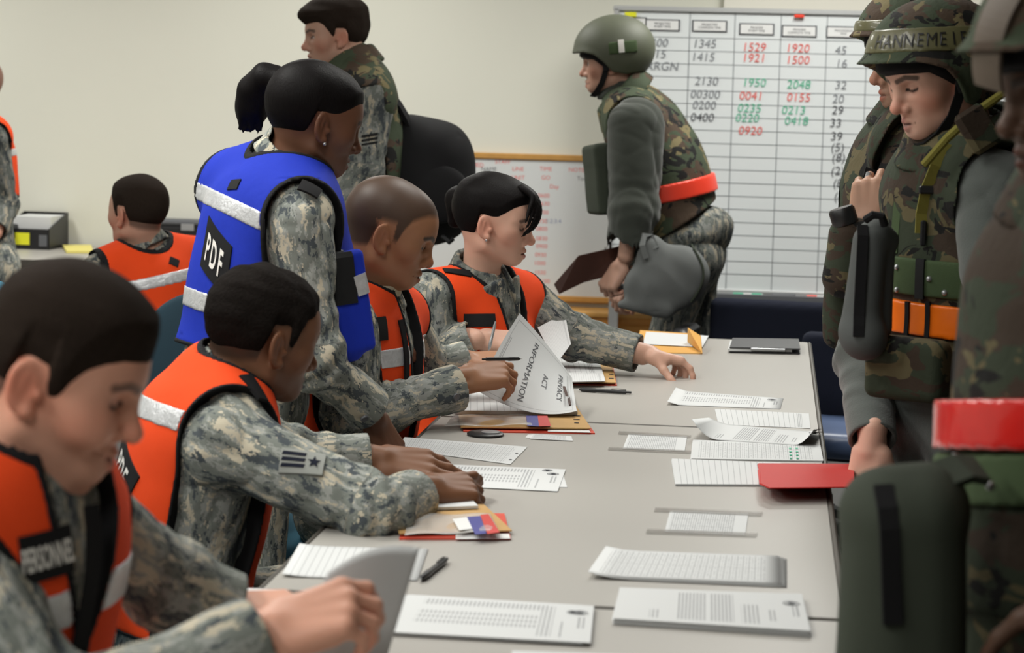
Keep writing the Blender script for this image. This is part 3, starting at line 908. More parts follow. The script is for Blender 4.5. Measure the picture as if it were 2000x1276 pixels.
class Person:
    """all joints are world points; builds skin, clothes and gear under one Empty"""
    def __init__(s, label, head, Nk, Ch, Pv, face, arms, girth=1.0, width=1.0, depth=1.0, res=.0032, sh=None, shw=.185, shdrop=.055, female=False, group=None, foot=None, tilt=0.0, legs=None, sleeve=1.0):
        s.head = head; s.Nk = np.asarray(Nk, float); s.Ch = np.asarray(Ch, float); s.Pv = np.asarray(Pv, float); s.res = res
        a = math.radians(face); s.fwd = RR * math.sin(a) - FF * math.cos(a)
        up = nrm(s.Nk - s.Ch); t = math.radians(tilt)
        s.CF = frame_from(nrm(s.fwd - up * (s.fwd @ up)), up)
        if tilt:
            l, u = s.CF[:, 1].copy(), s.CF[:, 2].copy()
            s.CF[:, 1] = l * math.cos(t) + u * math.sin(t); s.CF[:, 2] = u * math.cos(t) - l * math.sin(t)
        up2 = nrm(s.Ch - s.Pv)
        s.PF = frame_from(nrm(s.fwd - up2 * (s.fwd @ up2)), up2)
        s.female = female
        base = s.Pv.copy(); base[2] = 0.0
        s.root = thing('person', label, 'person', base, group)
        f, l, u = s.CF.T
        s.S = {}
        for k, g in (('L', 1), ('R', -1)):
            s.S[k] = s.Nk - u * shdrop + l * g * shw if not sh or sh.get(k) is None else np.asarray(sh[k], float)
        s.arms = arms; s.g = girth; s.w = width; s.d = depth; s.sl = sleeve
        s.torso = s.mk_torso(0.0)
        s.legs = legs
        s.hands = []
    def mk_torso(s, off):
        g, w, d = s.g, s.w, s.d; f, l, u = s.CF.T
        F = Field(); fr = (s.Ch, s.CF, 0.0); fp = (s.Pv, s.PF, 0.0)
        o = off
        F.u(Ell(s.Ch, (.120 * g * d + o, .165 * g * w + o, .205 + o), s.CF, fr))
        F.u(Ell(s.Nk - u * .095 - f * .008, (.095 * g * d + o, .150 * w + o, .095 + o), s.CF, fr), .05)
        mid = (s.Ch + s.Pv) / 2; R2 = frame_from(s.PF[:, 0] + s.CF[:, 0], s.PF[:, 2] + s.CF[:, 2])
        F.u(Ell(mid, (.112 * g * d + o, .150 * g * w + o, max(.16, np.linalg.norm(s.Ch - s.Pv) * .6) + o), R2, fr), .06)
        F.u(Ell(s.Pv, (.122 * g * d + o, .165 * g * w + o, .14 + o), s.PF, fp), .06)
        for k in 'LR':
            F.u(Cap(lerp(s.Nk, s.S[k], .35) - u * .02, s.S[k], .058 + o, .060 + o, fr), .05)
            F.u(Cap(s.Nk + u * .012, lerp(s.Nk, s.S[k], .8) + u * .012, .045 + o, .045 + o, fr), .05)
        if s.female:
            for q in (1, -1):
                F.u(Sph(s.Ch + f * (.075 * g) + l * q * .065 - u * .005, .062 + o, fr), .05)
        return F
    # ---- skin
    def skin(s, base, rad=(.043, .036, .028), neck=None, tintkw=None, hide=None):
        H = s.head; F = H.items() if H else Field()
        if H:
            r = neck or (.047 if s.female else .057)
            F.u(Cap(H.L(-.022, 0, -.045), s.Nk + s.CF[:, 2] * .0, r * H.s, r * 1.08), .03)
        T = s.mk_torso(-.02)
        for it in T.it: F.it.append((it[0], it[1], .05))
        for k, A in s.arms.items():
            S_, E, W = s.S[k], np.asarray(A['E'], float), np.asarray(A['W'], float)
            F.u(Cap(S_, E, rad[0], rad[1]), .03); F.u(Cap(E, W, rad[1], rad[2]), .02)
            h = A.get('hand')
            if h is not None:
                s.hands.append(h)
                for it in h.f.it: F.it.append(it)
        V, Q = mesh_field(F, s.res, .012)
        kw = dict(tintkw or {})
        c = H.tint(V, base, **kw) if H else np.tile(np.asarray(base, float), (len(V), 1))
        for h in s.hands: c = h.tint(V, c, base)
        o = link('body', mesh_np('body', V, Q, tint=c), M['skin'], s.root)
        return o
    # ---- jacket
    def jacket(s, mat='abu', name='jacket', r=(.068, .056, .045), fold=.006, collar=True, cuff=True, res=None, torso_fold=.004, offs=0.0, chem=None, up=True, collar_h=.028, collar_r=.066):
        F = Field(); res = res or s.res * 1.25
        T = s.mk_torso(offs)
        F.it += T.it
        el = []; ends = []
        for k, A in s.arms.items():
            S_, E, W = s.S[k], np.asarray(A['E'], float), np.asarray(A['W'], float)
            ref = s.CF[:, 0]
            fu = (S_, Rz_along(E - S_, ref), -.004); ff = (E, Rz_along(W - E, ref), -.006)
            sl = A.get('sl', 1.0) * s.sl
            F.u(Cap(S_, E, r[0] * sl, r[1] * sl, fu), .035)
            We = W + nrm(E - W) * A.get('up', .01)
            F.u(Cap(E, We, r[1] * sl, r[2] * sl, ff), .02)
            F.u(Sph(E, r[1] * sl * 1.04, ff), .02)
            el.append((E, nrm(nrm(S_ - E) - nrm(W - E)), A.get('fold', fold)))
            ends.append(We)
            if cuff:
                dn = nrm(We - E)
                F.u(Cap(We - dn * .045, We - dn * .004, r[2] * sl + .004, r[2] * sl + .003, ff), .004)
                F.s_(Box(We + dn * .06, (.08, .08, .06), Rz_along(dn, ref), .001), .003)
                F.s_(Cap(We - dn * .03, We + dn * .03, r[2] * sl - .006, r[2] * sl - .004), .004)
        f, l, u = s.CF.T
        if collar:
            H = s.head
            ax = nrm(H.L(-.022, 0, -.045) - s.Nk) if H else u
            R3 = frame_from(f, ax)
            F.u(Ring(s.Nk + ax * (collar_h + .004) + f * .004, R3, collar_r, collar_h, .0075, .35, 1.05, (s.Ch, s.CF, -.004), .25), .010)
            F.s_(Cap(s.Nk + ax * .03, s.Nk + ax * .12, collar_r * .82, collar_r * .86), .006)
        ph = float(s.Ch[0] * 3 + s.Ch[1])
        def post(d, x, y, z):
            n = wob(x, y, z * F32(.55), 30, ph)
            n2 = wob(x * F32(.8), y * F32(.8), z, 52, ph + 4)
            n3 = wob(x, y, z * F32(.7), 17, ph + 2)
            d0 = d
            d = d + F32(torso_fold) * ((F32(1.0) - np.minimum(np.abs(n3) * 2.2, 1))**2 + F32(.8) * (F32(1.0) - np.minimum(np.abs(n) * 2.0, 1))**2 + F32(.30) * (F32(1.0) - np.minimum(np.abs(n2) * 2.2, 1))**2 - F32(.45) * n3)
            for E, ax, A in el:
                q2 = (x - F32(E[0]))**2 + (y - F32(E[1]))**2 + (z - F32(E[2]))**2
                w = np.exp(-q2 / F32(.012))
                al = (x - F32(E[0])) * F32(ax[0]) + (y - F32(E[1])) * F32(ax[1]) + (z - F32(E[2])) * F32(ax[2])
                d = d + F32(A) * w * (np.sin(al * F32(105) + n * F32(4.2)) * F32(.40) + n * F32(.9))
            for We in ends:
                q = np.sqrt((x - F32(We[0]))**2 + (y - F32(We[1]))**2 + (z - F32(We[2]))**2)
                d = d0 + (d - d0) * np.clip((q - F32(.05)) / F32(.06), 0, 1)
            return d
        V, Q = mesh_field(F, res, .015, post)
        o = link(name, mesh_np(name, V, Q, gco=F.frames(V)), M[mat], s.root)
        s.jf = F
        return o
    # ---- vest over the torso field
    def vest_g(s, neck=.088, arm=.092, hem=-.40, gap=(.010, .05), gap_top=-.06, shin=0.0, side_cut=0.0, gap_mid=None):
        H = s.head; f, l, u = s.CF.T; Nk = s.Nk; Pv = s.Pv
        top = H.L(-.02, 0, -.03) if H else Nk + u * .15
        nc = Cap(Nk - u * .02, top, neck, neck)
        ac = []
        for k, A in s.arms.items():
            S_ = s.S[k]; E = np.asarray(A['E'], float); g = 1 if k == 'L' else -1
            dn = nrm(E - S_)
            ac.append(Cap(S_ + l * g * (.035 + shin) + u * .01, S_ + l * g * .03 + dn * .18, arm * .92, arm * 1.02))
        for g, k in ((1, 'L'), (-1, 'R')):
            if side_cut: ac.append(Cap(s.S[k] + l * g * .05, Pv + s.PF[:, 1] * g * (.165 * s.g + .06), side_cut * .9, side_cut))
        gx, gw = ([-.34, gap_top], [gap[0], gap[1]]) if gap is not None else (None, None)
        if gap is not None and gap_mid: gx, gw = [-.34, gap_mid[0], gap_top], [gap[0], gap_mid[1], gap[1]]
        def g_(x, y, z):
            px = x - F32(Nk[0]); py = y - F32(Nk[1]); pz = z - F32(Nk[2])
            cf = px * F32(f[0]) + py * F32(f[1]) + pz * F32(f[2]); cl = px * F32(l[0]) + py * F32(l[1]) + pz * F32(l[2]); cu = px * F32(u[0]) + py * F32(u[1]) + pz * F32(u[2])
            g = -nc.ev(x, y, z)
            for a in ac: g = smax(g, -a.ev(x, y, z), .02)
            # hem is level with the body, front opening narrows downwards
            e = F32(hem) - cu
            g = np.maximum(g, e)
            if gap is not None:
                w = np.interp(cu, gx, gw).astype(F32)
                v = np.where(cf > -.01, w - np.abs(cl), F32(-1))
                g = np.maximum(g, v)
            return g
        return g_
    def vest(s, mat, g_, t=.013, res=None, name='vest', trim='black_cloth', trimw=.008, bands=(), fold=.003, band_mat='silverband', bandw=.025, puff=0.0):
        res = res or s.res * 1.15
        T = s.mk_torso(0.0); f, l, u = s.CF.T; Nk = s.Nk; ph = float(s.Nk[0] * 5)
        def bend(d, x, y, z): return d - F32(fold) * wob(x, y, z * F32(.5), 22, ph)
        def pv(d, x, y, z): return smax(bend(d, x, y, z) - F32(t), g_(x, y, z), .004)
        V, Q = mesh_field(T, res, .03, pv, reach=.03)
        ves = link(name, mesh_np(name, V, Q), M[mat], s.root)
        if trim:
            def pt(d, x, y, z): return np.maximum(bend(d, x, y, z) - F32(t + .0016), np.abs(g_(x, y, z)) - F32(trimw))
            V, Q = mesh_field(T, res, .035, pt, reach=.03)
            if len(V): link('trim', mesh_np('trim', V, Q), M[trim], ves, world=True)
        for b in bands:
            # b = (height below neck, slant) or (point, normal) planes
            o_, n_ = b[0], b[1]; bw = b[2] if len(b) > 2 else bandw
            o_ = np.asarray(o_, float); n_ = nrm(n_)
            def pb(d, x, y, z):
                q = np.abs((x - F32(o_[0])) * F32(n_[0]) + (y - F32(o_[1])) * F32(n_[1]) + (z - F32(o_[2])) * F32(n_[2])) - F32(bw)
                return np.maximum(np.maximum(bend(d, x, y, z) - F32(t + .002), g_(x, y, z) + F32(.004)), q)
            V, Q = mesh_field(T, res, .035, pb, reach=.03)
            if len(V): link('reflective_band', mesh_np('reflective_band', V, Q), M[band_mat], ves)
        s.vt = lambda x, y, z: bend(T.ev(x, y, z), x, y, z) - F32(t)
        return ves
    def surf(s, off=0.0, arms=False):
        """distance to the clothed surface, for laying patches and lettering on it"""
        fld = s.jf if arms else None
        if fld is not None: return lambda x, y, z: fld.ev(x, y, z) - F32(off)
        v = getattr(s, 'vt', None) or s.torso.ev
        return lambda x, y, z: v(x, y, z) - F32(off)
    def legs_seated(s, kneeL, kneeR, footL, footR, mat='abu', res=.008):
        s._legs(kneeL, kneeR, footL, footR, mat, res)
    def _legs(s, kL, kR, fL, fR, mat, res, r=(.092, .068, .058)):
        F = Field(); l = s.PF[:, 1]
        for g, kn, ft in ((1, kL, fL), (-1, kR, fR)):
            hp = s.Pv + l * g * .085 - s.PF[:, 2] * .03
            kn = np.asarray(kn, float); ft = np.asarray(ft, float); an = ft + UU * .10
            fu = (hp, Rz_along(kn - hp, s.PF[:, 0] + .01), 0); fl = (kn, Rz_along(an - kn, s.PF[:, 0] + .01), 0)
            F.u(Cap(hp, kn, r[0], r[1], fu), .04); F.u(Cap(kn, an, r[1], r[2], fl), .03)
        F.u(Ell(s.Pv, (.128 * s.g, .172 * s.g, .13), s.PF, (s.Pv, s.PF, 0)), .05)
        def post(d, x, y, z): return d + F32(.005) * wob(x, y, z * F32(.5), 24, 1.0)
        V, Q = mesh_field(F, res, .02, post)
        link('trousers', mesh_np('trousers', V, Q, gco=F.frames(V)), M[mat], s.root)
        for ft in (fL, fR):
            ft = np.asarray(ft, float); b = Field(); fd = nrm(s.fwd * np.array([1, 1, 0]))
            b.u(Cap(ft + UU * .06, ft + UU * .16, .052, .055)); b.u(Cap(ft + UU * .045, ft + fd * .17 + UU * .04, .045, .040), .03)
            b.s_(Box(ft - UU * .2, (.6, .6, .2), None, .001), .002)
            V, Q = mesh_field(b, .009, .02)
            link('boot', mesh_np('boot', V, Q), M['sole'], s.root)

def march(fn, O, D, n=40, far=.35):
    """points where rays O + t D meet the surface"""
    O = np.asarray(O, float); t = np.zeros(len(O))
    for _ in range(n):
        p = O + D * t[:, None]
        d = fn(*[np.ascontiguousarray(p[:, i], F32) for i in range(3)])
        t = np.minimum(t + np.maximum(d, -.01) * .85, far)
    return O + D * t[:, None]

def hit(fn, px, py, z):
    """where the line of sight through a photo pixel meets a surface near depth z, and the outward normal there"""
    d = nrm(P(px, py, z) - CAM); O = P(px, py, z) - d * .45
    p = march(fn, O[None], d[None], 70, 1.0)[0]
    e = .012
    def F_(q): return float(fn(*[np.array([c], F32) for c in q])[0])
    n = nrm([F_(p + np.eye(3)[i] * e) - F_(p - np.eye(3)[i] * e) for i in range(3)])
    return p, n

def decal(p, fn, px, py, z, rx, w, h, mat, parent, name='patch', text=None, tsize=.02, tmat='letter_white', sx=1.0, bold=.03, space=1.0, thick=.003, label=None, nx=20, ny=12, skew=0.0, hang=0.0):
    q, n = hit(fn, px, py, z)
    rx = np.asarray(rx, float); rx = nrm(rx - n * (rx @ n)); uy = np.cross(n, rx)
    o = grid_patch(name, fn, q, rx, uy, w, h, mat, parent, thick, nx, ny, n=n, start=.04, label=label, skew=skew, hang=hang)
    if text: letters('lettering', lambda x, y, z_: fn(x, y, z_) - F32(thick), text, q, rx, uy, tsize, tmat, o, n=n, start=.04, sx=sx, bold=bold, space=space, skew=hang)
    return o, q, n, rx, uy

def grid_patch(name, fn, O, rx, uy, w, h, mat, parent, thick=.002, nx=24, ny=16, n=None, start=.10, skew=0.0, label=None, hang=0.0):
    """small cloth plate lying on a surface; O its middle, rx / uy the directions of width and height"""
    rx = nrm(rx); nn = nrm(np.cross(rx, uy)) if n is None else nrm(n)
    uy = np.asarray(uy, float); uy = nrm(uy)
    a, b = np.meshgrid(np.linspace(-.5, .5, nx + 1), np.linspace(-.5, .5, ny + 1), indexing='ij')
    pts = np.asarray(O, float) + rx * (a.ravel() * w + (skew + hang) * b.ravel() * h)[:, None] + uy * (b.ravel() * h)[:, None] + nn * start
    q = march(fn, pts, np.tile(-nn, (len(pts), 1)))
    top = q + nn * thick; bot = q - nn * .003
    N = len(q); V = np.concatenate([top, bot], 0)
    id_ = np.arange(N).reshape(nx + 1, ny + 1); Fq = []
    A = id_[:-1, :-1].ravel(); B = id_[1:, :-1].ravel(); C_ = id_[1:, 1:].ravel(); D_ = id_[:-1, 1:].ravel()
    Fq.append(np.stack([A, B, C_, D_], 1))
    per = list(id_[:, 0]) + list(id_[-1, 1:]) + list(id_[:-1, -1][::-1]) + list(id_[0, 1:-1][::-1])
    per = np.array(per); nx2 = np.roll(per, -1)
    Fq.append(np.stack([per + N, nx2 + N, nx2, per], 1))
    Q = np.concatenate(Fq, 0)
    uvs = np.concatenate([np.stack([a.ravel() + .5, b.ravel() + .5], 1)] * 2, 0)
    return link(name, mesh_np(name, V, Q, smooth=False, uv=uvs), M[mat] if isinstance(mat, str) else mat, parent, label=label)

def text_mesh(body, size=1.0, bold=.0, space=1.0, shear=0.0, sx=1.0):
    """flat outline of a text, centred, height of capitals = size"""
    cu = bpy.data.curves.new('lettering', 'FONT'); cu.body = body; cu.align_x = 'CENTER'; cu.align_y = 'CENTER'
    cu.size = 1 / .70; cu.offset = bold * .6; cu.space_character = space; cu.shear = shear; cu.resolution_u = 3
    o = bpy.data.objects.new('lettering', cu); COL.objects.link(o)
    dg = bpy.context.evaluated_depsgraph_get(); me = bpy.data.meshes.new_from_object(o.evaluated_get(dg))
    bpy.data.objects.remove(o); bpy.data.curves.remove(cu)
    V = np.array([v.co[:] for v in me.vertices]).reshape(-1, 3)[:, :2]; Fs = [tuple(p.vertices) for p in me.polygons]
    bpy.data.meshes.remove(me)
    if len(V):
        V = (V - (V.max(0) + V.min(0)) / 2) * size; V[:, 0] *= sx
    return V, Fs

def letters(name, fn, body, O, rx, uy, size, mat, parent, thick=.0015, bold=.0, space=1.0, n=None, start=.10, sx=1.0, shear=0.0, label=None, skew=0.0):
    V2, Fs = text_mesh(body, size, bold, space, shear, sx)
    rx = nrm(rx); nn = nrm(np.cross(rx, uy)) if n is None else nrm(n); uy = nrm(uy)
    pts = np.asarray(O, float) + rx * (V2[:, 0] + skew * V2[:, 1])[:, None] + uy * V2[:, 1][:, None]
    if fn is not None:
        q = march(fn, pts + nn * start, np.tile(-nn, (len(pts), 1))) + nn * thick
    else: q = pts + nn * thick
    me = bpy.data.meshes.new(name); me.from_pydata([tuple(v) for v in q], [], Fs); me.update()
    return link(name, me, M[mat], parent, label=label)

# ------------------------------------------------------------------ headgear
RIM_X = [-.17, -.10, -.05, -.005, .025, .055, .095, .16]
RIM_Z = [-.036, -.042, -.044, -.032, .006, .034, .047, .049]
class Tipped:
    def __init__(s, h, deg):
        a = math.radians(deg); f, l, u = h.R.T
        s.R = np.stack([f * math.cos(a) + u * math.sin(a), l, u * math.cos(a) - f * math.sin(a)], 1)
        s.s = h.s; piv = h.L(-.01, 0, .03); s.O = piv - s.s * (s.R @ np.array([-.01, 0, .03]))
    def L(s, x, y, z): return s.O + s.s * (s.R @ np.array([x, y, z], float))
    def ell(s, c, r): return Ell(s.L(*c), np.array(r) * s.s, s.R)

def helmet(p, mat, res=.004, cover=False, dz=0.0, name='helmet', sc=1.0, brim=.016, tip=0.0):
    h = p.hh = Tipped(p.head, tip); R = h.R.astype(F32); O = h.O
    f = Field([(h.ell((-.012, 0, .050 + dz), (.148 * sc, .128 * sc, .124 * sc)), 'u', 0)])
    def lc(x, y, z):
        a = (x - F32(O[0])) / F32(h.s); b = (y - F32(O[1])) / F32(h.s); c = (z - F32(O[2])) / F32(h.s)
        return [a * R[0, i] + b * R[1, i] + c * R[2, i] for i in range(3)]
    def post(d, x, y, z):
        lx, ly, lz = lc(x, y, z)
        rim = np.interp(lx, RIM_X, RIM_Z).astype(F32) + F32(dz)
        fr = np.clip((lx + F32(.02)) / F32(.10), .35, 1)
        k = np.clip(1 - (lz - rim) / F32(.030), 0, 1)
        e = d - F32(brim) * k * k * fr
        if cover: e = e + F32(.0014) * wob(x, y, z, 45, .3)
        e = smax(e, -(d - F32(brim) * k * k * fr + F32(.012)), .003)
        return smax(e, (rim - lz), .006)
    V, Q = mesh_field(f, res, .03, post, reach=.03)
    o = link(name, mesh_np(name, V, Q), M[mat], p.root)
    p.helm = lambda x, y, z: f.it[0][0].ev(x, y, z) 
    p.hloc = lc
    return o

def helmet_band(p, parent, mat, z0, z1, off=.004, name='cover_band', x0=-1.0, x1=1.0, dz=0.0, res=.0035, side=0):
    h = p.hh; f = Field([(h.ell((-.012, 0, .050 + dz), (.148, .128, .124)), 'u', 0)])
    def post(d, x, y, z):
        lx, ly, lz = p.hloc(x, y, z)
        q = np.maximum(np.maximum(F32(z0) - lz, lz - F32(z1)), np.maximum(F32(x0) - lx, lx - F32(x1)))
        if side: q = np.maximum(q, -ly * side)
        return np.maximum(np.maximum(d - F32(off), -d - F32(.004)), q)
    V, Q = mesh_field(f, res, .03, post, reach=.02)
    return link(name, mesh_np(name, V, Q), M[mat], parent)

def chin_strap(p, both=True, w=.020, mat='black_cloth', cup=True):
    h = p.head; m = MB()
    for g in (1, -1):
        pts = [h.L(.015, g * .096, .0), h.L(.022, g * .088, -.03), h.L(.040, g * .071, -.068), h.L(.062, g * .046, -.096), h.L(.078, g * .020, -.108), h.L(.082, 0, -.110)]
        nr = [h.R @ nrm((.2, g, 0)), h.R @ nrm((.2, g, -.1)), h.R @ nrm((.3, g, -.3)), h.R @ nrm((.4, g * .7, -.6)), h.R @ nrm((.3, g * .3, -.9)), h.R @ nrm((.3, 0, -1))]
        m.strap(pts, nr, w, .004)
        m.box(h.L(.018, g * .097, -.012), (.022, .008, .030), h.R, .003)
    return m.build('chin_strap', M[mat], p.root)

def skull_cap(p, mat='black_cloth', res=.004, dz=0.0):
    xs = [-.13, -.06, -.03, .0, .03, .06, .10]; zs = [-.05, -.05, -.044, -.026, .000, .028, .036]
    V, Q = p.head.hair(1.6, 1.2, (xs, zs), res, .0004, None, dz, fade=.012)
    return link('knit_cap', mesh_np('knit_cap', V, Q), M[mat], p.root)

def flak(p, mat='wood', t=.034, neck=.082, arm=.098, hem=-.42, res=None, collar=True, fold=.006, shin=.01):
    g = p.vest_g(neck=neck, arm=arm, hem=hem, gap=None, shin=shin)
    v = p.vest(mat, g, t=t, name='body_armor_vest', trim=None, fold=fold, res=res)
    if collar:
        H = p.head; f, l, u = p.CF.T
        ax = nrm(H.L(-.022, 0, -.045) - p.Nk); R3 = frame_from(f, ax)
        F = Field(); F.u(Ring(p.Nk + ax * .035 + f * .004, R3, .100, .038, .012, .35, 1.06, None, .28))
        V, Q = mesh_field(F, res or p.res * 1.2, .01, lambda d, x, y, z: d + F32(.003) * wob(x, y, z, 30, .2))
        link('collar', mesh_np('collar', V, Q), M[mat], v)
    return v

def cuff_button(p, px, py, z):
    q, n = hit(p.surf(0, True), px, py, z)
    R = Rz_along(n, UU)
    MB().lathe([(.0085, -.002), (.0090, .001), (.0082, .0028), (.0058, .0022), (.0, .0020)], q, 20, R).build('cuff_button', M['grey_plastic'], p.root, smooth=True)
# ------------------------------------------------------------------ the room
WALL_Y = 9.58
XL, XR, YF, CZ = -5.6, 3.2, -1.6, 2.75
def quad_box(name, c, size, mat, kind='structure', bev=0):
    o = MB().box(c, size, None, bev).build(name, M[mat]); tag(o, kind=kind); return o
def room():
    quad_box('floor', ((XL + XR) / 2, (YF + WALL_Y) / 2, -.05), (XR - XL + .4, WALL_Y - YF + .4, .1), 'carpet')
    quad_box('ceiling', ((XL + XR) / 2, (YF + WALL_Y) / 2, CZ + .05), (XR - XL + .4, WALL_Y - YF + .4, .1), 'ceiling')
    quad_box('wall_back', ((XL + XR) / 2, WALL_Y + .06, CZ / 2), (XR - XL + .2, .12, CZ), 'wall')
    quad_box('wall_left', (XL - .06, (YF + WALL_Y) / 2, CZ / 2), (.12, WALL_Y - YF, CZ), 'wall')
    quad_box('wall_right', (XR + .06, (YF + WALL_Y) / 2, CZ / 2), (.12, WALL_Y - YF, CZ), 'wall_dark')
    quad_box('wall_front', ((XL + XR) / 2, YF - .06, CZ / 2), (XR - XL + .2, .12, CZ), 'wall_dark')
    a = on_y(1414, 10, WALL_Y - .06)
    quad_box('trim_1', ((a[0] + 2.2) / 2, WALL_Y - .03, CZ / 2), (2.2 - a[0], .06, CZ), 'wall_light')
    b = MB().box(((XL + XR) / 2, WALL_Y - .008, .05), (XR - XL, .016, .1)).build('baseboard_back', M['grey_plastic']); tag(b, kind='structure')
room()

# ------------------------------------------------------------------ folding tables
TX0, TX1 = -.751, .134
def make_table(name, x0, x1, y0, y1, label, group=None):
    r = thing(name, label, 'table', ((x0 + x1) / 2, (y0 + y1) / 2, 0), group)
    cx, cy = (x0 + x1) / 2, (y0 + y1) / 2
    t = MB(); t.box((cx, cy, TABLE_Z - .016), (x1 - x0 - .024, y1 - y0 - .016, .032)); t.build('tabletop', M['laminate'], r)
    e = MB()
    for q in ((x0 + .006, cy, .012, y1 - y0 - .004), (x1 - .006, cy, .012, y1 - y0 - .004)): e.box((q[0], q[1], TABLE_Z - .0165), (q[2], q[3], .034), None, .004)
    for yy in (y0 + .005, y1 - .005): e.box((cx, yy, TABLE_Z - .0165), (x1 - x0 - .03, .007, .0335), None, .002)
    e.build('edge_band', M['laminate_edge'], r, smooth=True)
    ap = MB()
    for xx in (x0 + .10, x1 - .10): ap.box((xx, cy, TABLE_Z - .055), (.025, y1 - y0 - .3, .045))
    ap.build('apron', M['black_metal'], r)
    for yy in (y0 + .22, y1 - .22):
        for xx in (x0 + .09, x1 - .09):
            MB().tube([(xx, yy, TABLE_Z - .035), (xx, yy, .02)], .016, 12).tube([(xx, yy, .025), (xx, yy, 0)], .02, 12).build('leg', M['black_metal'], r, smooth=True)
        MB().tube([(x0 + .09, yy, .32), (x1 - .09, yy, .32)], .012, 10).build('crossbar', M['black_metal'], r, smooth=True)
    return r
make_table('folding_table', TX0, TX1, 4.975, 6.800, 'grey laminate folding table at the far end of the row, under the charcoal binder')
make_table('folding_table', TX0, TX1, 3.178, 4.971, 'grey laminate folding table in the middle of the row, under the red folders')
make_table('folding_table', TX0, TX1, 1.385, 3.172, 'grey laminate folding table nearest the lens, under the white letter stack')

# ------------------------------------------------------------------ back table with its clutter
make_table('folding_table', -4.25, -2.02, 8.77, 9.55, 'long grey table against the back wall, carrying a black box and yellow paper')

def at_z(px, py, z): return on_plane(px, py, z)

def sheet(name, label, q, kind, cat='paper', z=.0012, lift=None, nx=10, ny=10, parent=None, group=None, base=None, flip=False, th=.0005):
    """q: picture corners far-left, far-right, near-right, near-left of a page lying on the table; its head points to picture right"""
    if isinstance(q, np.ndarray): C = [np.array(c, float) for c in q]
    else: C = [on_plane(x, y, TABLE_Z + z) for x, y in q]
    C = [np.asarray(c, float) for c in C]
    a, b = np.meshgrid(np.linspace(0, 1, nx + 1), np.linspace(0, 1, ny + 1), indexing='ij')
    a = a.ravel()[:, None]; b = b.ravel()[:, None]           # a: left->right, b: far->near
    V = (C[0] * (1 - a) + C[1] * a) * (1 - b) + (C[3] * (1 - a) + C[2] * a) * b
    if lift is not None:
        V[:, 2] += np.array([lift(float(i), float(j)) for i, j in zip(a, b)])
    N = len(V); id_ = np.arange(N).reshape(nx + 1, ny + 1)
    A, B, C_, D_ = id_[:-1, :-1].ravel(), id_[1:, :-1].ravel(), id_[1:, 1:].ravel(), id_[:-1, 1:].ravel()
    top = np.stack([A, D_, C_, B], 1)
    per = np.array(list(id_[:, 0]) + list(id_[-1, 1:]) + list(id_[:-1, -1][::-1]) + list(id_[0, 1:-1][::-1])); p2 = np.roll(per, -1)
    F = np.concatenate([top, top[:, ::-1] + N, np.stack([per, p2, p2 + N, per + N], 1)], 0)
    V2 = np.concatenate([V, V - np.array([0, 0, th])], 0)
    u = 1 - b.ravel(); v = a.ravel()
    if flip: u, v = 1 - u, 1 - v
    uv = np.stack([u, v], 1)
    me = mesh_np(name, V2, F, smooth=False, uv=np.concatenate([uv, uv * 0 + np.array([.5, .995])], 0))
    if lift is not None: me.polygons.foreach_set('use_smooth', [True] * (nx * ny) + [False] * (len(F) - nx * ny))
    mats = M['p_' + kind] if kind in ('letter', 'list', 'form', 'card', 'lined', 'sign', 'blank') else M[kind]
    o = link(name, me, mats, parent)
    if parent is None: tag(o, label, cat, group)
    elif label: o['label'] = label
    return o

def stack(name, label, q, kind, n=5, jit=.004, cat='papers', z=.001, lift=None, seed=1, fan=(0, 0)):
    """loose pile whose sheets are parts of it"""
    C = [on_plane(x, y, TABLE_Z) for x, y in q]
    c = np.mean(C, 0); c[2] = TABLE_Z
    r = thing(name, label, cat, c)
    rnd = random.Random(seed)
    for i in range(n):
        t = (n - 1 - i)
        dx = rnd.uniform(-jit, jit) if t else 0; dy = rnd.uniform(-jit, jit) if t else 0; an = rnd.uniform(-jit, jit) * 6 if t else 0
        dx += fan[0] * t; dy += fan[1] * t
        Q = []
        for p in C:
            d = p - c
            Q.append(np.array([c[0] + d[0] * math.cos(an) - d[1] * math.sin(an) + dx, c[1] + d[0] * math.sin(an) + d[1] * math.cos(an) + dy, TABLE_Z + z + i * .0011]))
        sheet('sheet', None, np.array(Q), kind if i == n - 1 else 'blank', lift=lift, parent=r)
    return r

def seal(parent, px, py, z, r=.012, mat='ink_black'):
    c = on_plane(px, py, TABLE_Z + z)
    m = MB(); pts = [(c[0] + r * math.cos(t), c[1] + r * math.sin(t), c[2]) for t in np.linspace(0, 2 * math.pi, 25)]
    m.tube(pts, .00045, 5, False)
    pts = [(c[0] + r * .62 * math.cos(t), c[1] + r * .62 * math.sin(t), c[2]) for t in np.linspace(0, 2 * math.pi, 19)]
    m.tube(pts, .0004, 5, False)
    for k in range(3):
        m.tube([(c[0] + r * .4 * math.cos(k * 2.1), c[1] + r * .4 * math.sin(k * 2.1), c[2]), (c[0] - r * .3 * math.cos(k * 2.1), c[1] - r * .3 * math.sin(k * 2.1), c[2])], .0006, 5)
    return m.build('seal', M[mat], parent)

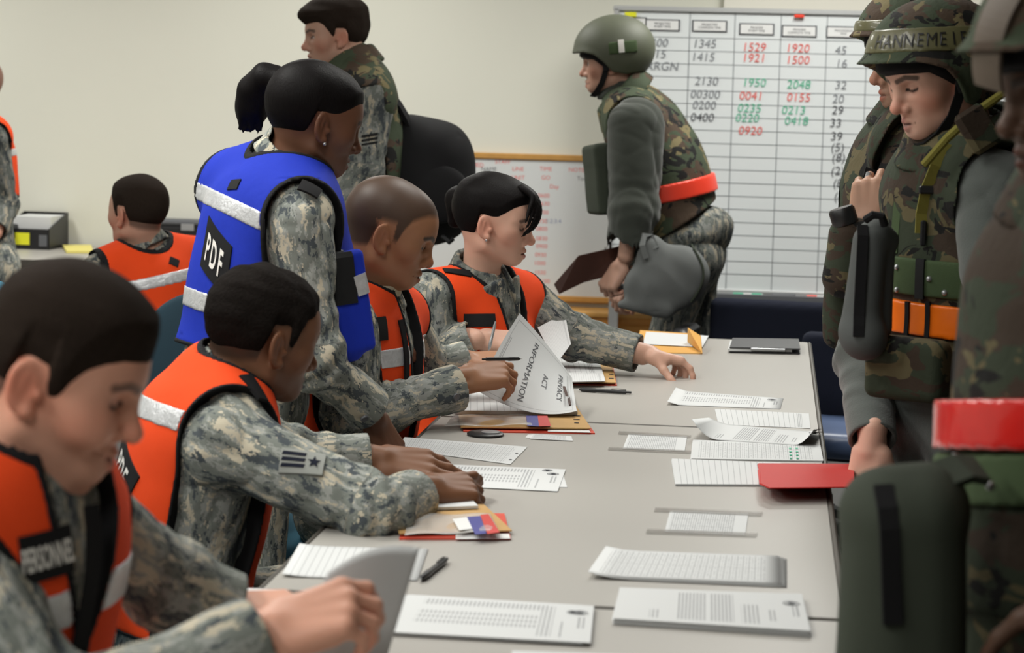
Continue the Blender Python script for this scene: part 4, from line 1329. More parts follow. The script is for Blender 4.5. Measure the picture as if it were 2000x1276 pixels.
def pen(name, label, a, b, z=.006, mat='black_plastic', r=.0052, clip=True, world=None):
    A = on_plane(*a, TABLE_Z + z) if world is None else np.asarray(world[0], float)
    B = on_plane(*b, TABLE_Z + z) if world is None else np.asarray(world[1], float)
    root = thing(name, label, 'pen', (A + B) / 2 - np.array([0, 0, z if world is None else 0]))
    d = B - A; L = np.linalg.norm(d); d = d / L
    prof = [(0, .35), (.03, .75), (.06, 1.0), (.30, 1.15), (.34, .95), (.80, .95), (.90, .9)]
    MB().tube([A + d * L * t for t, q in prof], [r * q for t, q in prof], 12).build('barrel', M[mat], root, smooth=True)
    MB().tube([A - d * .006, A - d * .003, A + d * .004], [.0006, .0009, .0022], 8).build('tip', M['silver'], root, smooth=True)
    MB().tube([A + d * L * .9, A + d * L], [r * .6, r * .55], 10).build('button', M[mat], root, smooth=True)
    if clip:
        s = nrm(np.cross(d, UU)); up = np.cross(s, d); up = up if up[2] > 0 else -up
        MB().strap([A + d * L * .62 + up * (r + .001), A + d * L * .75 + up * (r + .0022), A + d * L * .9 + up * (r + .001)], up, .004, .0012).build('clip', M[mat], root)
    return root
# ------------------------------------------------------------------ papers on the row of tables
def curl(a0, amp, p=2.0, both=0.0):
    return lambda a, b: amp * max(0.0, (a0 - a) / a0)**p + both * max(0.0, (a - .82) / .18)**2
s1 = sheet('typed_list', 'typed list with a seal, farthest loose page toward the right table edge', [(1320, 763), (1530, 778), (1524, 799), (1303, 791)], 'list', lift=curl(.15, .008))
seal(s1, 1508, 781, .004, .011)
s2 = sheet('ruled_form', 'ruled sheet lying just above the curled letter with the round seal', [(1396, 799), (1580, 808), (1583, 837), (1403, 829)], 'lined')
q = [(1385, 826), (1604, 845), (1588, 872), (1350, 856)]
s3 = sheet('curled_letter', 'white letter with a round seal, its ends curling up off the table', q, 'letter', z=.004, lift=lambda a, b: .030 * max(0, (.22 - a) / .22)**2 * (.4 + b) + .028 * max(0, (a - .84) / .16)**2 * (.3 + b), nx=24)
seal(s3, 1591, 846, .008, .012)
s4 = stack('form_packet', 'printed form packet with green marks, right beside the taped card', [(1354, 862), (1602, 872), (1608, 903), (1350, 899)], 'form', 3, .002, seed=4)
gm = MB()
for x in (1543, 1556):
    for k in range(4):
        c = on_plane(x + k * .5, 876 + k * 6.5, TABLE_Z + .0046); gm.box(c, (.005, .012, .0006))
gm.build('highlight', M['ink_green'], s4, label='green highlighter strokes')
s5 = stack('ruled_packet', 'stack of ruled sheets partly under the red folders', [(1312, 900), (1525, 908), (1528, 951), (1319, 950)], 'lined', 4, .0016, seed=6)
s6 = stack('form_packet', 'fanned pile of printed forms, middle of the nearer table rows', [(1183, 1080), (1520, 1092), (1522, 1147), (1148, 1131)], 'form', 5, .0025, seed=8, fan=(.0035, -.0006), lift=curl(.2, .006))
s7 = stack('letter_stack', 'thick stack of white letters across the seam by the right table edge', [(1210, 1160), (1566, 1173), (1582, 1246), (1197, 1221)], 'letter', 9, .0018, seed=9)
seal(s7, 1545, 1179, .0112, .012)
s8 = stack('list_stack', 'fanned stack of typed lists across the seam, beside the held page', [(800, 1170), (1160, 1192), (1153, 1265), (752, 1243)], 'list', 6, .003, seed=11, fan=(-.006, .0012))
seal(s8, 1133, 1197, .0082, .011); seal(s8, 1118, 1196, .0082, .008)
s9 = sheet('loose_page', 'white page whose edge just enters the bottom of the picture', [(1000, 1271), (1330, 1282), (1345, 1370), (990, 1355)], 'list')
s10 = sheet('ruled_form', 'ruled white sheet between the elbow on the table and the black pen', [(585, 1066), (836, 1072), (815, 1134), (551, 1126)], 'lined', lift=curl(.25, .004), z=.002)
s11 = sheet('printed_form', 'printed form with two punched holes, beside the dark round disc', [(790, 854), (1030, 873), (997, 907), (776, 877)], 'form', z=.0016)
for x, y in ((1009, 886), (997, 898)):
    c = on_plane(x, y, TABLE_Z + .0024); MB().lathe([(.0032, 0), (.0032, .0004)], c, 14).build('punch_hole', M['ink_black'], s11)
s12 = sheet('plain_page', 'white page peeking out from under the two-seal list', [(930, 915), (1098, 921), (1108, 952), (925, 950)], 'blank', z=.001)
s13 = sheet('typed_list', 'typed list with two round seals under the fingertips', [(820, 905), (1105, 917), (1089, 960), (790, 945)], 'list', z=.0022)
seal(s13, 1069, 919, .0032, .010); seal(s13, 1080, 926, .0032, .011)
s14 = sheet('plain_page', 'white page beside the hand of the nearest seated airman', [(478, 1149), (560, 1152), (600, 1182), (450, 1176)], 'blank', z=.002)

def taped(label, q, t):
    r = thing('taped_card', label, 'card', tuple(np.mean([on_plane(*p) for p in q], 0)))
    sheet('card', None, q, 'card', z=.0012, parent=r)
    for a in t: sheet('tape_strip', 'clear tape strip', a, 'tape', z=.0020, parent=r, nx=2, ny=2)
    return r
taped('small printed card taped to the middle table, beside the curled letter', [(1228, 847), (1342, 852), (1337, 882), (1216, 877)], [[(1209, 842), (1350, 850), (1348, 855), (1207, 848)], [(1189, 873), (1352, 880), (1349, 886), (1187, 879)]])
taped('small printed card taped to the middle table, alone in the open space', [(1309, 997), (1462, 1003), (1455, 1046), (1298, 1039)], [[(1280, 991), (1490, 1000), (1487, 1008), (1277, 999)], [(1264, 1033), (1480, 1041), (1476, 1049), (1261, 1042)]])

# red folders held over the table edge: every folder its own thing
for i in range(7):
    z = .006 + i * .0040
    q = [(1478 + (0, 7, 2, 9, 4, 1, 6)[i], 905 + (0, 1.5, 0, 1, 2, .5, 0)[i]), (1668, 906), (1668, 944 - 1.0 * i), (1503 - 1.0 * i + (0, 5, 1, 8, 3, 0, 4)[i], 948 - 1.4 * i)]
    C = [on_plane(x, y + 2.2 * i, TABLE_Z + z) for x, y in q]
    m = MB(); P0, P1, P2, P3 = C
    m_ = [P0 + (P3 - P0) * .05, P0 + (P1 - P0) * .02, P1, P2, P3 + (P2 - P3) * .015, P3 + (P0 - P3) * .22 - (P1 - P0) * .055]
    bot = [p - UU * .0022 for p in m_]; n = len(m_)
    m.add(m_ + bot, [tuple(range(n)), tuple(reversed(range(n, 2 * n)))] + [(j, j + n, (j + 1) % n + n, (j + 1) % n) for j in range(n)])
    o = m.build('red_folder', M['red_plastic'])
    tag(o, 'bright red card folder in the thin pile held over the table edge' , 'folder', 'red folders in the held pile')

# pens
pen('black_pen', 'capped black pen lying on the far table beyond the open folder', (1131, 761), (1233, 767))
pen('ballpoint_pen', 'black ballpoint with a clip, lying beside the ruled white sheet', (822, 1131), (873, 1092))
# round disc
c = on_plane(948, 851, TABLE_Z)
d = thing('round_badge_reel', 'black round disc lying on the table below the open folder', 'disc', c)
MB().lathe([(.036, 0), (.0405, .002), (.0405, .005), (.037, .0075), (.0, .0078)], c, 40).build('rim', M['black_plastic'], d, smooth=True)
MB().lathe([(.021, .0070), (.021, .0092), (.018, .0098), (.0, .0099)], c + np.array([.012, 0, 0]), 32).build('dial', M['silver'], d, smooth=True, label='silver centre dial')
# id card
q = [(1043, 848), (1116, 852), (1119, 861), (1035, 857)]
idc = thing('identity_card', 'small white identity card next to the round disc', 'card', tuple(np.mean([on_plane(*p) for p in q], 0)))
sheet('card_back', None, [(1031, 849), (1052, 848), (1050, 855), (1026, 855)], 'white_plastic', z=.0012, parent=idc, nx=2, ny=2)
sheet('card_front', None, q, 'card', z=.0022, parent=idc, nx=2, ny=2, th=.0008)

# charcoal binder
b0, b1, b2, b3 = [on_plane(x, y, TABLE_Z + .018) for x, y in ((1431, 660), (1560, 662), (1563, 681), (1425, 678))]
bd = thing('binder', 'charcoal padfolio lying on the far right corner of the far table', 'binder', tuple((b0 + b2) / 2 * np.array([1, 1, 0]) + np.array([0, 0, TABLE_Z])))
def slab(m, Q, h, drop=0.0):
    Q = [np.asarray(p, float) - UU * drop for p in Q]; n = len(Q)
    m.add(Q + [p - UU * h for p in Q], [tuple(range(n)), tuple(reversed(range(n, 2 * n)))] + [(j, j + n, (j + 1) % n + n, (j + 1) % n) for j in range(n)])
    return m
slab(MB(), [b0, b1, b2, b3], .004).build('front_cover', M['binder'], bd)
slab(MB(), [b0, b1, b2, b3], .004, .013).build('back_cover', M['black_plastic'], bd)
ins = [lerp(b0, b3, .1) + (b1 - b0) * -.03, lerp(b0, b3, .1) + (b1 - b0) * .92, lerp(b1, b2, .96) - (b1 - b0) * .12, b3 + (b1 - b0) * -.02]
slab(MB(), ins, .007, .005).build('page_block', M['p_blank'], bd)
e0 = lerp(b3, b2, .30) - UU * .005; e1 = lerp(b3, b2, .78) - UU * .006
MB().tube([e0 - FF * .003, e1 - FF * .003], .0045, 10).build('pen_loop', M['silver'], bd, smooth=True)

# manila envelope with sheets
en = thing('manila_envelope', 'open orange manila envelope with white sheets at the far table edge', 'envelope', tuple(on_plane(1310, 675)))
sheet('envelope_body', None, [(1250, 645), (1360, 652), (1372, 690), (1240, 688)], 'manila', z=.003, parent=en, th=.003)
sheet('white_page', 'white sheet sticking out of it', [(1262, 648), (1384, 656), (1372, 678), (1255, 672)], 'blank', z=.006, parent=en)
A = on_plane(1343, 668, TABLE_Z + .008); B = on_plane(1374, 668, TABLE_Z + .008); C = on_plane(1374, 690, TABLE_Z + .008); T = P(1344, 640, 6.62)
fl = MB(); fl.add([A, on_plane(1372, 690, TABLE_Z + .008), P(1369, 656, 6.52), T], [(0, 1, 2, 3)]); fl.add([x - RR * .001 for x in (A, on_plane(1372, 690, TABLE_Z + .008), P(1369, 656, 6.52), T)], [(3, 2, 1, 0)]); fl.build('flap', M['manila'], en)

# ------------------------------------------------------------------ privacy act folder
fo = thing('case_folder', 'open kraft folder with a lifted page headed PRIVACY ACT INFORMATION', 'folder', tuple(on_plane(1020, 825)))
sheet('back_cover', 'red edged back cover', [(897, 800), (1128, 800), (1162, 846), (905, 842)], 'red_edge', z=.003, parent=fo, th=.003)
sheet('front_cover', 'kraft card cover', [(890, 778), (1118, 782), (1154, 836), (900, 834)], 'kraft', z=.010, parent=fo, th=.003)
sheet('label_strip', 'white strip along the spine', [(1070, 838), (1150, 840), (1154, 845), (1070, 843)], 'white_plastic', z=.0046, parent=fo, nx=2, ny=2)
sheet('page_block', None, [(895, 752), (1112, 762), (1128, 804), (892, 802)], 'lined', z=.020, parent=fo, th=.009)
bag = sheet('plastic_sleeve', 'clear plastic sleeve', [(888, 812), (1068, 811), (1075, 833), (868, 831)], 'clear', z=.0125, parent=fo, lift=lambda a, b: .002 * math.sin(a * 11) + .002 * math.sin(b * 5 + a * 4), nx=20)
sheet('blue_print', None, [(1028, 812), (1050, 812), (1053, 833), (1030, 832)], 'print_blue', z=.015, parent=bag, nx=3, ny=3)
sheet('red_print', None, [(1050, 812), (1069, 812), (1076, 832), (1053, 833)], 'print_red', z=.015, parent=bag, nx=3, ny=3)
for t in range(3):
    c = on_plane(1126, 812 + t * 7, TABLE_Z + .0112); MB().box(c, (.018 - .004 * t, .006, .0008)).build('stamp', M['ink_black'], fo)
# the lifted page as a bent patch
Cn = on_plane(1126, 803, TABLE_Z + .026)
zc = px_of(Cn)[2]
Bf = P(1117, 738, zc + .19)
Af = P(1015, 612, zc + .14); Dn = P(934, 764, zc - .04)
def bez(p0, p1, p2, t): return p0 * (1 - t)**2 + p1 * 2 * t * (1 - t) + p2 * t * t
nx, ny = 26, 18; Vp = []; uvp = []
near_c = P(1040, 826, zc - .01); far_c = P(1068, 668, zc + .19)
for i in range(nx + 1):
    t = i / nx
    pn = bez(Cn, near_c, Dn, t); pf = bez(Bf, far_c, Af, t)
    for j in range(ny + 1):
        v = j / ny
        rc = bez(Cn, (Cn + Bf) / 2 + UU * .0, Bf, v); lc_ = bez(Dn, P(962, 694, zc + .03), Af, v)
        lin = pn * (1 - v) + pf * v + rc * (1 - t) + lc_ * t - (Cn * (1 - t) * (1 - v) + Bf * (1 - t) * v + Dn * t * (1 - v) + Af * t * v)
        Vp.append(lin); uvp.append((1 - v, 1 - t))
Vp = np.array(Vp); uvp = np.array(uvp)
id_ = np.arange(len(Vp)).reshape(nx + 1, ny + 1)
Fp = np.stack([id_[:-1, :-1].ravel(), id_[1:, :-1].ravel(), id_[1:, 1:].ravel(), id_[:-1, 1:].ravel()], 1)
nrm_p = nrm(np.cross(Vp[ny] - Vp[0], Vp[-ny - 1] - Vp[0]))
if nrm_p @ (CAM - Cn) < 0: nrm_p = -nrm_p
page = link('lifted_page', mesh_np('lifted_page', np.concatenate([Vp, Vp - nrm_p * .0006]), np.concatenate([Fp, Fp[:, ::-1] + len(Vp)]), True, uv=np.concatenate([uvp, uvp * 0 + .5])), M['p_sign'], fo, label='white page lifted by its corner')
def page_at(u, v):
    """u 0..1 along text lines (far to near), v 1 at the head"""
    t = (1 - v) * nx; w = (1 - u) * ny
    i = min(int(t), nx - 1); j = min(int(w), ny - 1); a = t - i; b = w - j
    G = Vp.reshape(nx + 1, ny + 1, 3)
    p = G[i, j] * (1 - a) * (1 - b) + G[i + 1, j] * a * (1 - b) + G[i, j + 1] * (1 - a) * b + G[i + 1, j + 1] * a * b
    n = nrm(np.cross(G[i, j + 1] - G[i, j], G[i + 1, j] - G[i, j]))
    return p, (n if n @ (CAM - p) > 0 else -n)
for txt, v, w, hh in (('PRIVACY', .80, .50, .066), ('ACT', .60, .21, .066), ('INFORMATION', .38, .78, .062)):
    V2, Fs = text_mesh(txt, 1.0, -.008)
    W_ = V2[:, 0].max() - V2[:, 0].min()
    pts = []
    for x, y in V2:
        p, n = page_at(min(.99, max(.01, .5 + x / W_ * w)), v + y * hh); pts.append(tuple(p + n * .0012))
    me = bpy.data.meshes.new('lettering'); me.from_pydata(pts, [], Fs); me.update(); link('lettering', me, M['ink_black'], page, label='the words ' + txt)
# fastener prongs
for (a, b) in (((1101, 757), (1107, 776)), ((1108, 766), (1113, 793))):
    p0 = P(a[0], a[1], zc + .12); p1 = P(b[0], b[1], zc + .04)
    MB().strap([p0 - FF * .012 + UU * .004, p1 - FF * .012 + UU * .004], UU, .006, .0015).build('fastener_prong', M['brown_leather'], fo)

# ------------------------------------------------------------------ the next folder along, under the woman's hand
f2 = thing('case_folder', 'open folder with a raised white page in front of the dark-haired woman', 'folder', tuple(on_plane(1140, 735)))
sheet('back_cover', 'red edged back cover', [(985, 716), (1198, 718), (1205, 752), (990, 748)], 'red_edge', z=.003, parent=f2, th=.003)
sheet('front_cover', 'kraft card cover', [(985, 710), (1196, 713), (1203, 747), (990, 744)], 'kraft', z=.010, parent=f2, th=.003)
sheet('page_block', None, [(980, 690), (1170, 705), (1182, 741), (985, 738)], 'lined', z=.016, parent=f2, th=.006)
sheet('page_block', None, [(1098, 728), (1178, 729), (1182, 744), (1100, 746)], 'lined', z=.018, parent=f2, th=.002)
for t in range(2): MB().box(on_plane(1194, 731 + 8 * t, TABLE_Z + .0115), (.012, .008, .0008)).build('stamp', M['ink_black'], f2)
zq = 5.78
q = np.array([P(1050, 640, zq + .05), P(1103, 612, zq + .10), P(1115, 672, zq + .02), P(1086, 712, zq - .03)])
sheet('raised_page', None, q, 'lined', parent=f2, lift=None, nx=6, ny=6)

# ------------------------------------------------------------------ folder under the nearer hands
f3 = thing('case_folder', 'kraft folder with a red and blue plastic bag under the brown hands', 'folder', tuple(on_plane(920, 1025)))
sheet('back_cover', 'red edged back cover', [(790, 1000), (985, 1003), (998, 1052), (780, 1052)], 'red_edge', z=.003, parent=f3, th=.003)
sheet('front_cover', 'kraft card cover', [(760, 985), (945, 985), (1000, 1036), (780, 1042)], 'kraft', z=.009, parent=f3, th=.002)
sheet('label_strip', 'white strip along the spine', [(890, 1043), (994, 1043), (997, 1052), (890, 1053)], 'white_plastic', z=.0045, parent=f3, nx=2, ny=2)
sheet('page_block', None, [(830, 968), (920, 974), (934, 988), (830, 992)], 'blank', z=.016, parent=f3, th=.005)
bag = sheet('plastic_sleeve', 'clear plastic sleeve', [(800, 1006), (958, 1003), (974, 1040), (790, 1044)], 'clear', z=.0125, parent=f3, lift=lambda a, b: .002 * math.sin(a * 9) + .0015 * math.sin(b * 5 + a * 4), nx=20)
sheet('white_label', None, [(884, 1014), (914, 1010), (930, 1032), (897, 1036)], 'white_plastic', z=.015, parent=bag, nx=3, ny=3)
sheet('blue_print', None, [(912, 1010), (938, 1008), (950, 1042), (928, 1044)], 'print_blue', z=.0155, parent=bag, nx=3, ny=3)
sheet('red_print', None, [(938, 1006), (954, 1004), (976, 1040), (952, 1043)], 'print_red', z=.0155, parent=bag, nx=3, ny=3)
LIGHTS = [(-3.9, 1.6, 38), (-2.1, 1.6, 46), (-3.9, 4.4, 40), (-1.9, 4.4, 46), (-3.9, 8.2, 36), (-1.9, 8.2, 38), (.3, 8.0, 48), (-.3, 5.6, 24), (-.9, .5, 26), (-.8, 3.3, 17)]
EXPOSURE = -0.12
# ------------------------------------------------------------------ boards
def bilerp_board(y):
    """picture pixel -> point on the vertical plane y"""
    return lambda px, py: on_y(px, py, y)
BY = 9.27
bw = bilerp_board(BY)
tl = bw(1205, 16); bl = bw(1390, 582); 
X0, Z1, Z0, X1 = tl[0], tl[2], .665, 1.28
gb = thing('grid_whiteboard', 'large white marker board ruled in columns, times written in red and green', 'whiteboard', ((X0 + X1) / 2, BY, 0))
MB().box(((X0 + X1) / 2, BY + .012, (Z0 + Z1) / 2), (X1 - X0, .02, Z1 - Z0)).build('board_panel', M['grid_board'], gb)
fr = MB()
for zz in (Z1, Z0): fr.box(((X0 + X1) / 2, BY + .005, zz), (X1 - X0 + .03, .03, .022), None, .004)
for xx in (X0, X1): fr.box((xx, BY + .005, (Z0 + Z1) / 2), (.022, .03, Z1 - Z0), None, .004)
fr.build('board_frame', M['aluminium'], gb)
gr = MB()
cols = [on_y(x, 120, BY)[0] for x in (1345, 1433, 1523, 1613, 1692)]
dc = cols[-1] - cols[-2]
cols += [cols[-1] + dc * (i + 1) for i in range(6)]
rows = [Z1 - .115 - i * .0545 for i in range(20)]
for x in cols:
    if x < X1 - .02: gr.box((x, BY + .0015, (Z0 + Z1) / 2), (.0042, .002, Z1 - Z0 - .02))
for z in rows:
    if z > Z0 + .03: gr.box(((X0 + X1) / 2, BY + .0015, z), (X1 - X0 - .02, .002, .0028))
gr.build('grid_lines', M['line_grey'], gb)
tr = MB(); tr.box(((X0 + X1) / 2, BY - .035, Z0 - .022), (X1 - X0 + .02, .085, .012), None, .003); tr.box(((X0 + X1) / 2, BY - .075, Z0 - .014), (X1 - X0 + .02, .008, .026), None, .003)
tr.build('marker_tray', M['grey_plastic'], gb)
for xx in (X0 + .02, X1 - .02):
    MB().box((xx, BY + .045, Z1 / 2), (.04, .03, Z1)).build('post', M['aluminium'], gb)
    MB().box((xx, BY - .12, .02), (.05, .40, .04), None, .008).build('foot', M['aluminium'], gb)
def scrawl(txt, px, py, y, mat, parent, hpx=22, sc=505.0):
    o = on_y(px, py, y)
    letters('writing', None, txt, np.array([o[0], y, o[2]]), np.array([1., 0, 0]), UU, hpx / sc * .8, mat, parent, thick=.0018, n=np.array([0, -1., 0]), bold=-.012, shear=.12)
for txt, x, y, m in (('1300', 1284, 83, 'ink_grey'), ('1345', 1378, 85, 'ink_grey'), ('1529', 1475, 92, 'ink_red'), ('1920', 1560, 94, 'ink_red'), ('1315', 1280, 105, 'ink_grey'), ('1415', 1375, 111, 'ink_grey'), ('1921', 1473, 113, 'ink_red'), ('1500', 1560, 117, 'ink_red'),
                     ('2130', 1380, 158, 'ink_grey'), ('1950', 1475, 161, 'ink_green'), ('2048', 1560, 165, 'ink_green'), ('00300', 1378, 184, 'ink_grey'), ('0041', 1466, 187, 'ink_red'), ('0155', 1560, 190, 'ink_red'), ('0200', 1376, 205, 'ink_grey'), ('0235', 1464, 211, 'ink_green'), ('0213', 1550, 215, 'ink_green'),
                     ('0400', 1372, 229, 'ink_black'), ('0220', 1460, 230, 'ink_green'), ('0418', 1556, 236, 'ink_green'), ('0920', 1466, 255, 'ink_red'), ('45', 1642, 98, 'ink_grey'), ('16', 1645, 124, 'ink_grey'), ('32', 1642, 166, 'ink_grey'), ('20', 1637, 193, 'ink_grey'), ('29', 1636, 215, 'ink_black'), ('33', 1632, 240, 'ink_black'), ('39', 1634, 266, 'ink_black'),
                     ('(5)', 1636, 290, 'ink_black'), ('(8)', 1638, 310, 'ink_black'), ('(2)', 1636, 336, 'ink_black'), ('(8)', 1640, 360, 'ink_black'), ('(8)', 1642, 386, 'ink_black'), ('2', 1712, 221, 'ink_black'), ('ARRGN', 1286, 129, 'ink_grey')):
    scrawl(txt, x, y, BY, m, gb)
for i, (x, y, t, nth) in enumerate(((1249, 45, 'LINE', 'first'), (1294, 49, 'PROJECTED\nSTART TIME', 'second'), (1386, 51, 'PROJECTED\nCOMPLETE TIME', 'third'), (1478, 57, 'PROCESS\nSTART TIME', 'fourth'), (1561, 61, 'PROCESS\nCOMPLETE TIME', 'fifth'), (1648, 63, 'PROCESSING\nPAX', 'sixth'))):
    o = on_y(x, y, BY); w = .145 if i else .06
    hc = thing('header_card', 'white header card with a dark border, %s from the left atop the gridded board' % nth, 'card', (o[0], BY, o[2]), 'header cards on the gridded board')
    MB().box((o[0], BY - .0005, o[2]), (w, .003, .048)).build('border', M['ink_black'], hc)
    MB().box((o[0], BY - .0018, o[2]), (w - .012, .003, .038)).build('card_face', M['white_plastic'], hc)
    letters('print', None, t, np.array([o[0], BY - .0035, o[2]]), np.array([1., 0, 0]), UU, .009, 'ink_black', hc, thick=.0006, n=np.array([0, -1., 0]))
for px, py, w, h, m, lab in ((1232, 29, .05, .02, 'yellow', 'bright yellow magnet at the top left corner of the gridded board'), (1241, 108, .03, .016, 'yellow', 'yellow magnet beside the back of the bare helmet'), (1561, 32, .042, .013, 'belt_coral', 'red magnet on the top frame of the gridded board')):
    o = on_y(px, py, BY); tag(MB().box((o[0], BY - .012, o[2]), (w, .01, h), None, .003).build('magnet', M[m]), lab, 'magnet')
for i, (x, m, lab) in enumerate(((1442, 'ink_green', 'green-capped dry marker, leftmost on the board tray'), (1478, 'ink_green', 'second green-capped marker on the board tray'), (1500, 'black_plastic', 'black-capped marker on the board tray'), (1586, 'belt_coral', 'orange-capped marker on the board tray'))):
    o = on_y(x, 578, BY - .05); z = Z0 - .007
    mk = thing('dry_marker', lab, 'marker', (o[0], BY - .045, Z0 - .016))
    MB().tube([(o[0] - .022, BY - .045, z), (o[0] + .020, BY - .045, z)], .0085, 12).build('cap', M[m], mk, smooth=True)
    MB().tube([(o[0] + .020, BY - .045, z), (o[0] + .10, BY - .045, z)], .0075, 12).build('barrel', M['white_plastic'], mk, smooth=True)
o = on_y(1530, 580, BY - .05)
er = thing('board_eraser', 'grey felt eraser lying on the board tray', 'eraser', (o[0], BY - .045, Z0 - .016))
MB().box((o[0], BY - .045, Z0 - .012), (.10, .045, .008)).build('felt', M['black_cloth'], er)
MB().box((o[0], BY - .045, Z0 - .002), (.10, .045, .014), None, .004).build('grip', M['grey_plastic'], er)

# oak-framed board on the wall
WY = WALL_Y - .03
a = on_y(900, 303, WY); z1 = a[2]; z0 = on_y(1100, 584, WY)[2]; xa, xb = a[0] - .25, on_y(1330, 430, WY)[0]
ob = thing('oak_framed_whiteboard', 'oak-framed white board with red handwriting on the back wall', 'whiteboard', ((xa + xb) / 2, WALL_Y, z0))
MB().box(((xa + xb) / 2, WALL_Y - .012, (z0 + z1) / 2), (xb - xa, .02, z1 - z0)).build('board_panel', M['white_board'], ob)
fr = MB()
for zz in (z1, z0): fr.box(((xa + xb) / 2, WALL_Y - .016, zz), (xb - xa + .04, .032, .026), None, .004)
for xx in (xa, xb): fr.box((xx, WALL_Y - .016, (z0 + z1) / 2), (.026, .032, z1 - z0), None, .004)
fr.build('board_frame', M['oak'], ob)
for txt, x, y, m in (('STAFF', 982, 316, 'ink_red'), ('1-5 MED', 925, 322, 'ink_red'), ('NAME\nRANK', 955, 336, 'ink_black'), ('LINE', 1012, 330, 'ink_red'), ('UNIT', 1012, 347, 'ink_red'), ('CHALK', 925, 342, 'ink_red'), ('TIME', 1066, 330, 'ink_red'), ('GO', 1066, 347, 'ink_red'), ('NOTES:', 1130, 332, 'ink_red'), ('Tools', 1140, 349, 'ink_black'), ('Day', 1083, 366, 'ink_red'), ('0600', 1062, 382, 'ink_red'), ('0630', 1062, 398, 'ink_red'), ('0700', 1060, 415, 'ink_red'), ('0730', 1058, 432, 'ink_red'), ('0800', 1058, 447, 'ink_red'), ('0830', 1058, 466, 'ink_red'), ('0900', 1058, 481, 'ink_red'), ('0930', 1056, 498, 'ink_red'), ('1000', 1055, 514, 'ink_red'), ('1 - 1030', 1048, 532, 'ink_red'), ('30 - 1100', 1052, 549, 'ink_red'), ('1:2:3:4', 1082, 432, 'ink_blue'), ('SEAT', 925, 358, 'ink_red')):
    o = on_y(x, y, WALL_Y - .022)
    letters('writing', None, txt, np.array([o[0], WALL_Y - .0215, o[2]]), np.array([1., 0, 0]), UU, .018, m, ob, thick=.001, n=np.array([0, -1., 0]), bold=-.012)
# oak panel (low cabinet) under it
p0 = on_y(1085, 590, WALL_Y - .2)[0]; p1 = on_y(1290, 600, WALL_Y - .2)[0]
cb = thing('low_oak_cabinet', 'low orange oak cabinet standing below the framed board', 'cabinet', ((p0 - .5 + p1) / 2, WALL_Y - .12, 0))
ztop = z0 - .045
MB().box(((p0 - .5 + p1) / 2, WALL_Y - .12, ztop / 2), (p1 - p0 + .5, .2, ztop - .02)).build('carcass', M['oak_panel'], cb)
MB().box(((p0 - .5 + p1) / 2, WALL_Y - .12, ztop), (p1 - p0 + .53, .22, .022), None, .004).build('cabinet_top', M['oak'], cb)
w3 = (p1 - p0 + .5) / 3
for k in range(3): 
    dd = MB().box((p0 - .5 + w3 * (k + .5), WALL_Y - .226, ztop / 2), (w3 - .012, .014, ztop - .08), None, .004).build('door', M['oak_panel'], cb)
    MB().tube([(p0 - .5 + w3 * (k + .85), WALL_Y - .25, ztop * .6), (p0 - .5 + w3 * (k + .85), WALL_Y - .25, ztop * .75)], .006, 8).build('handle', M['silver'], dd)

# ------------------------------------------------------------------ chairs
def chair(label, x, y, face, mat, h=.86, w=.46, arms=False, shell='plastic', group=None, seat_mat=None, castors=True, round_back=True):
    """face in degrees: direction the sitter looks, 0 = +X, 90 = +Y"""
    r = thing('office_chair', label, 'chair', (x, y, 0), group); a = math.radians(face); f = np.array([math.cos(a), math.sin(a), 0]); l = np.array([-math.sin(a), math.cos(a), 0]); R = np.stack([f, l, UU], 1)
    o = np.array([x, y, 0.0]); F = Field(); F.u(Box(o + UU * .44 + f * .02, (.225, w / 2, .04), R, .035))
    V, Q = mesh_field(F, .012, .02, lambda d, X, Y, Z: d + F32(.001) * wob(X, Y, Z, 30)); link('seat', mesh_np('seat', V, Q), M[seat_mat or mat], r)
    F = Field(); c = o - f * .225 + UU * (h - .21)
    F.u(Box(c, (.032, w / 2, .21), R, .03)) if not round_back else F.u(Ell(c, (.05, w / 2, .225), R)).s_(Box(c - f * .32, (.30, .5, .5), R, .01), .02)
    if round_back: F.u(Ell(c + UU * .01, (.046, w / 2, .215), R), .02)
    bk = o - f * .225
    def bend(d, X, Y, Z):
        return d
    V, Q = mesh_field(F, .01, .02, bend); link('backrest', mesh_np('backrest', V, Q), M[mat], r)
    MB().strap([o - f * .20 + UU * .41, o - f * .275 + UU * .47, o - f * .278 + UU * (h - .2)], [UU * -1, -f, -f], .06, .012).build('back_support', M['black_plastic'], r)
    if castors:
        MB().tube([o + UU * .41, o + UU * .12], .028, 14).build('column', M['black_metal'], r, smooth=True)
        for k in range(5):
            t = k * 1.2566 + a; e = o + np.array([math.cos(t), math.sin(t), 0]) * .28
            lg = MB().strap([o + UU * .12, e + UU * .075], UU, .045, .03).build('leg', M['black_plastic'], r)
            MB().tube([e + np.array([-math.sin(t), math.cos(t), 0]) * .022 + UU * .028, e - np.array([-math.sin(t), math.cos(t), 0]) * .022 + UU * .028], .028, 12).tube([e + UU * .028, e + UU * .08], .008, 8).build('castor', M['black_plastic'], lg, smooth=True)
    else:
        for g in (1, -1):
            for q in (.20, -.2):
                MB().tube([o + l * g * (w / 2 - .03) + f * q + UU * .42, o + l * g * (w / 2 - .01) + f * q * 1.15], .014, 10).build('leg', M['black_metal'], r, smooth=True)
    if arms:
        for g in (1, -1):
            ar = MB().tube([o + l * g * (w / 2) + f * .02 + UU * .42, o + l * g * (w / 2 + .045) + f * .02 + UU * .45, o + l * g * (w / 2 + .045) + f * .0 + UU * .66], .016, 10)
            ar.box(o + l * g * (w / 2 + .045) + UU * .67, (.26, .06, .03), R, .012); ar.build('armrest', M['black_plastic'], r, smooth=True)
    return r

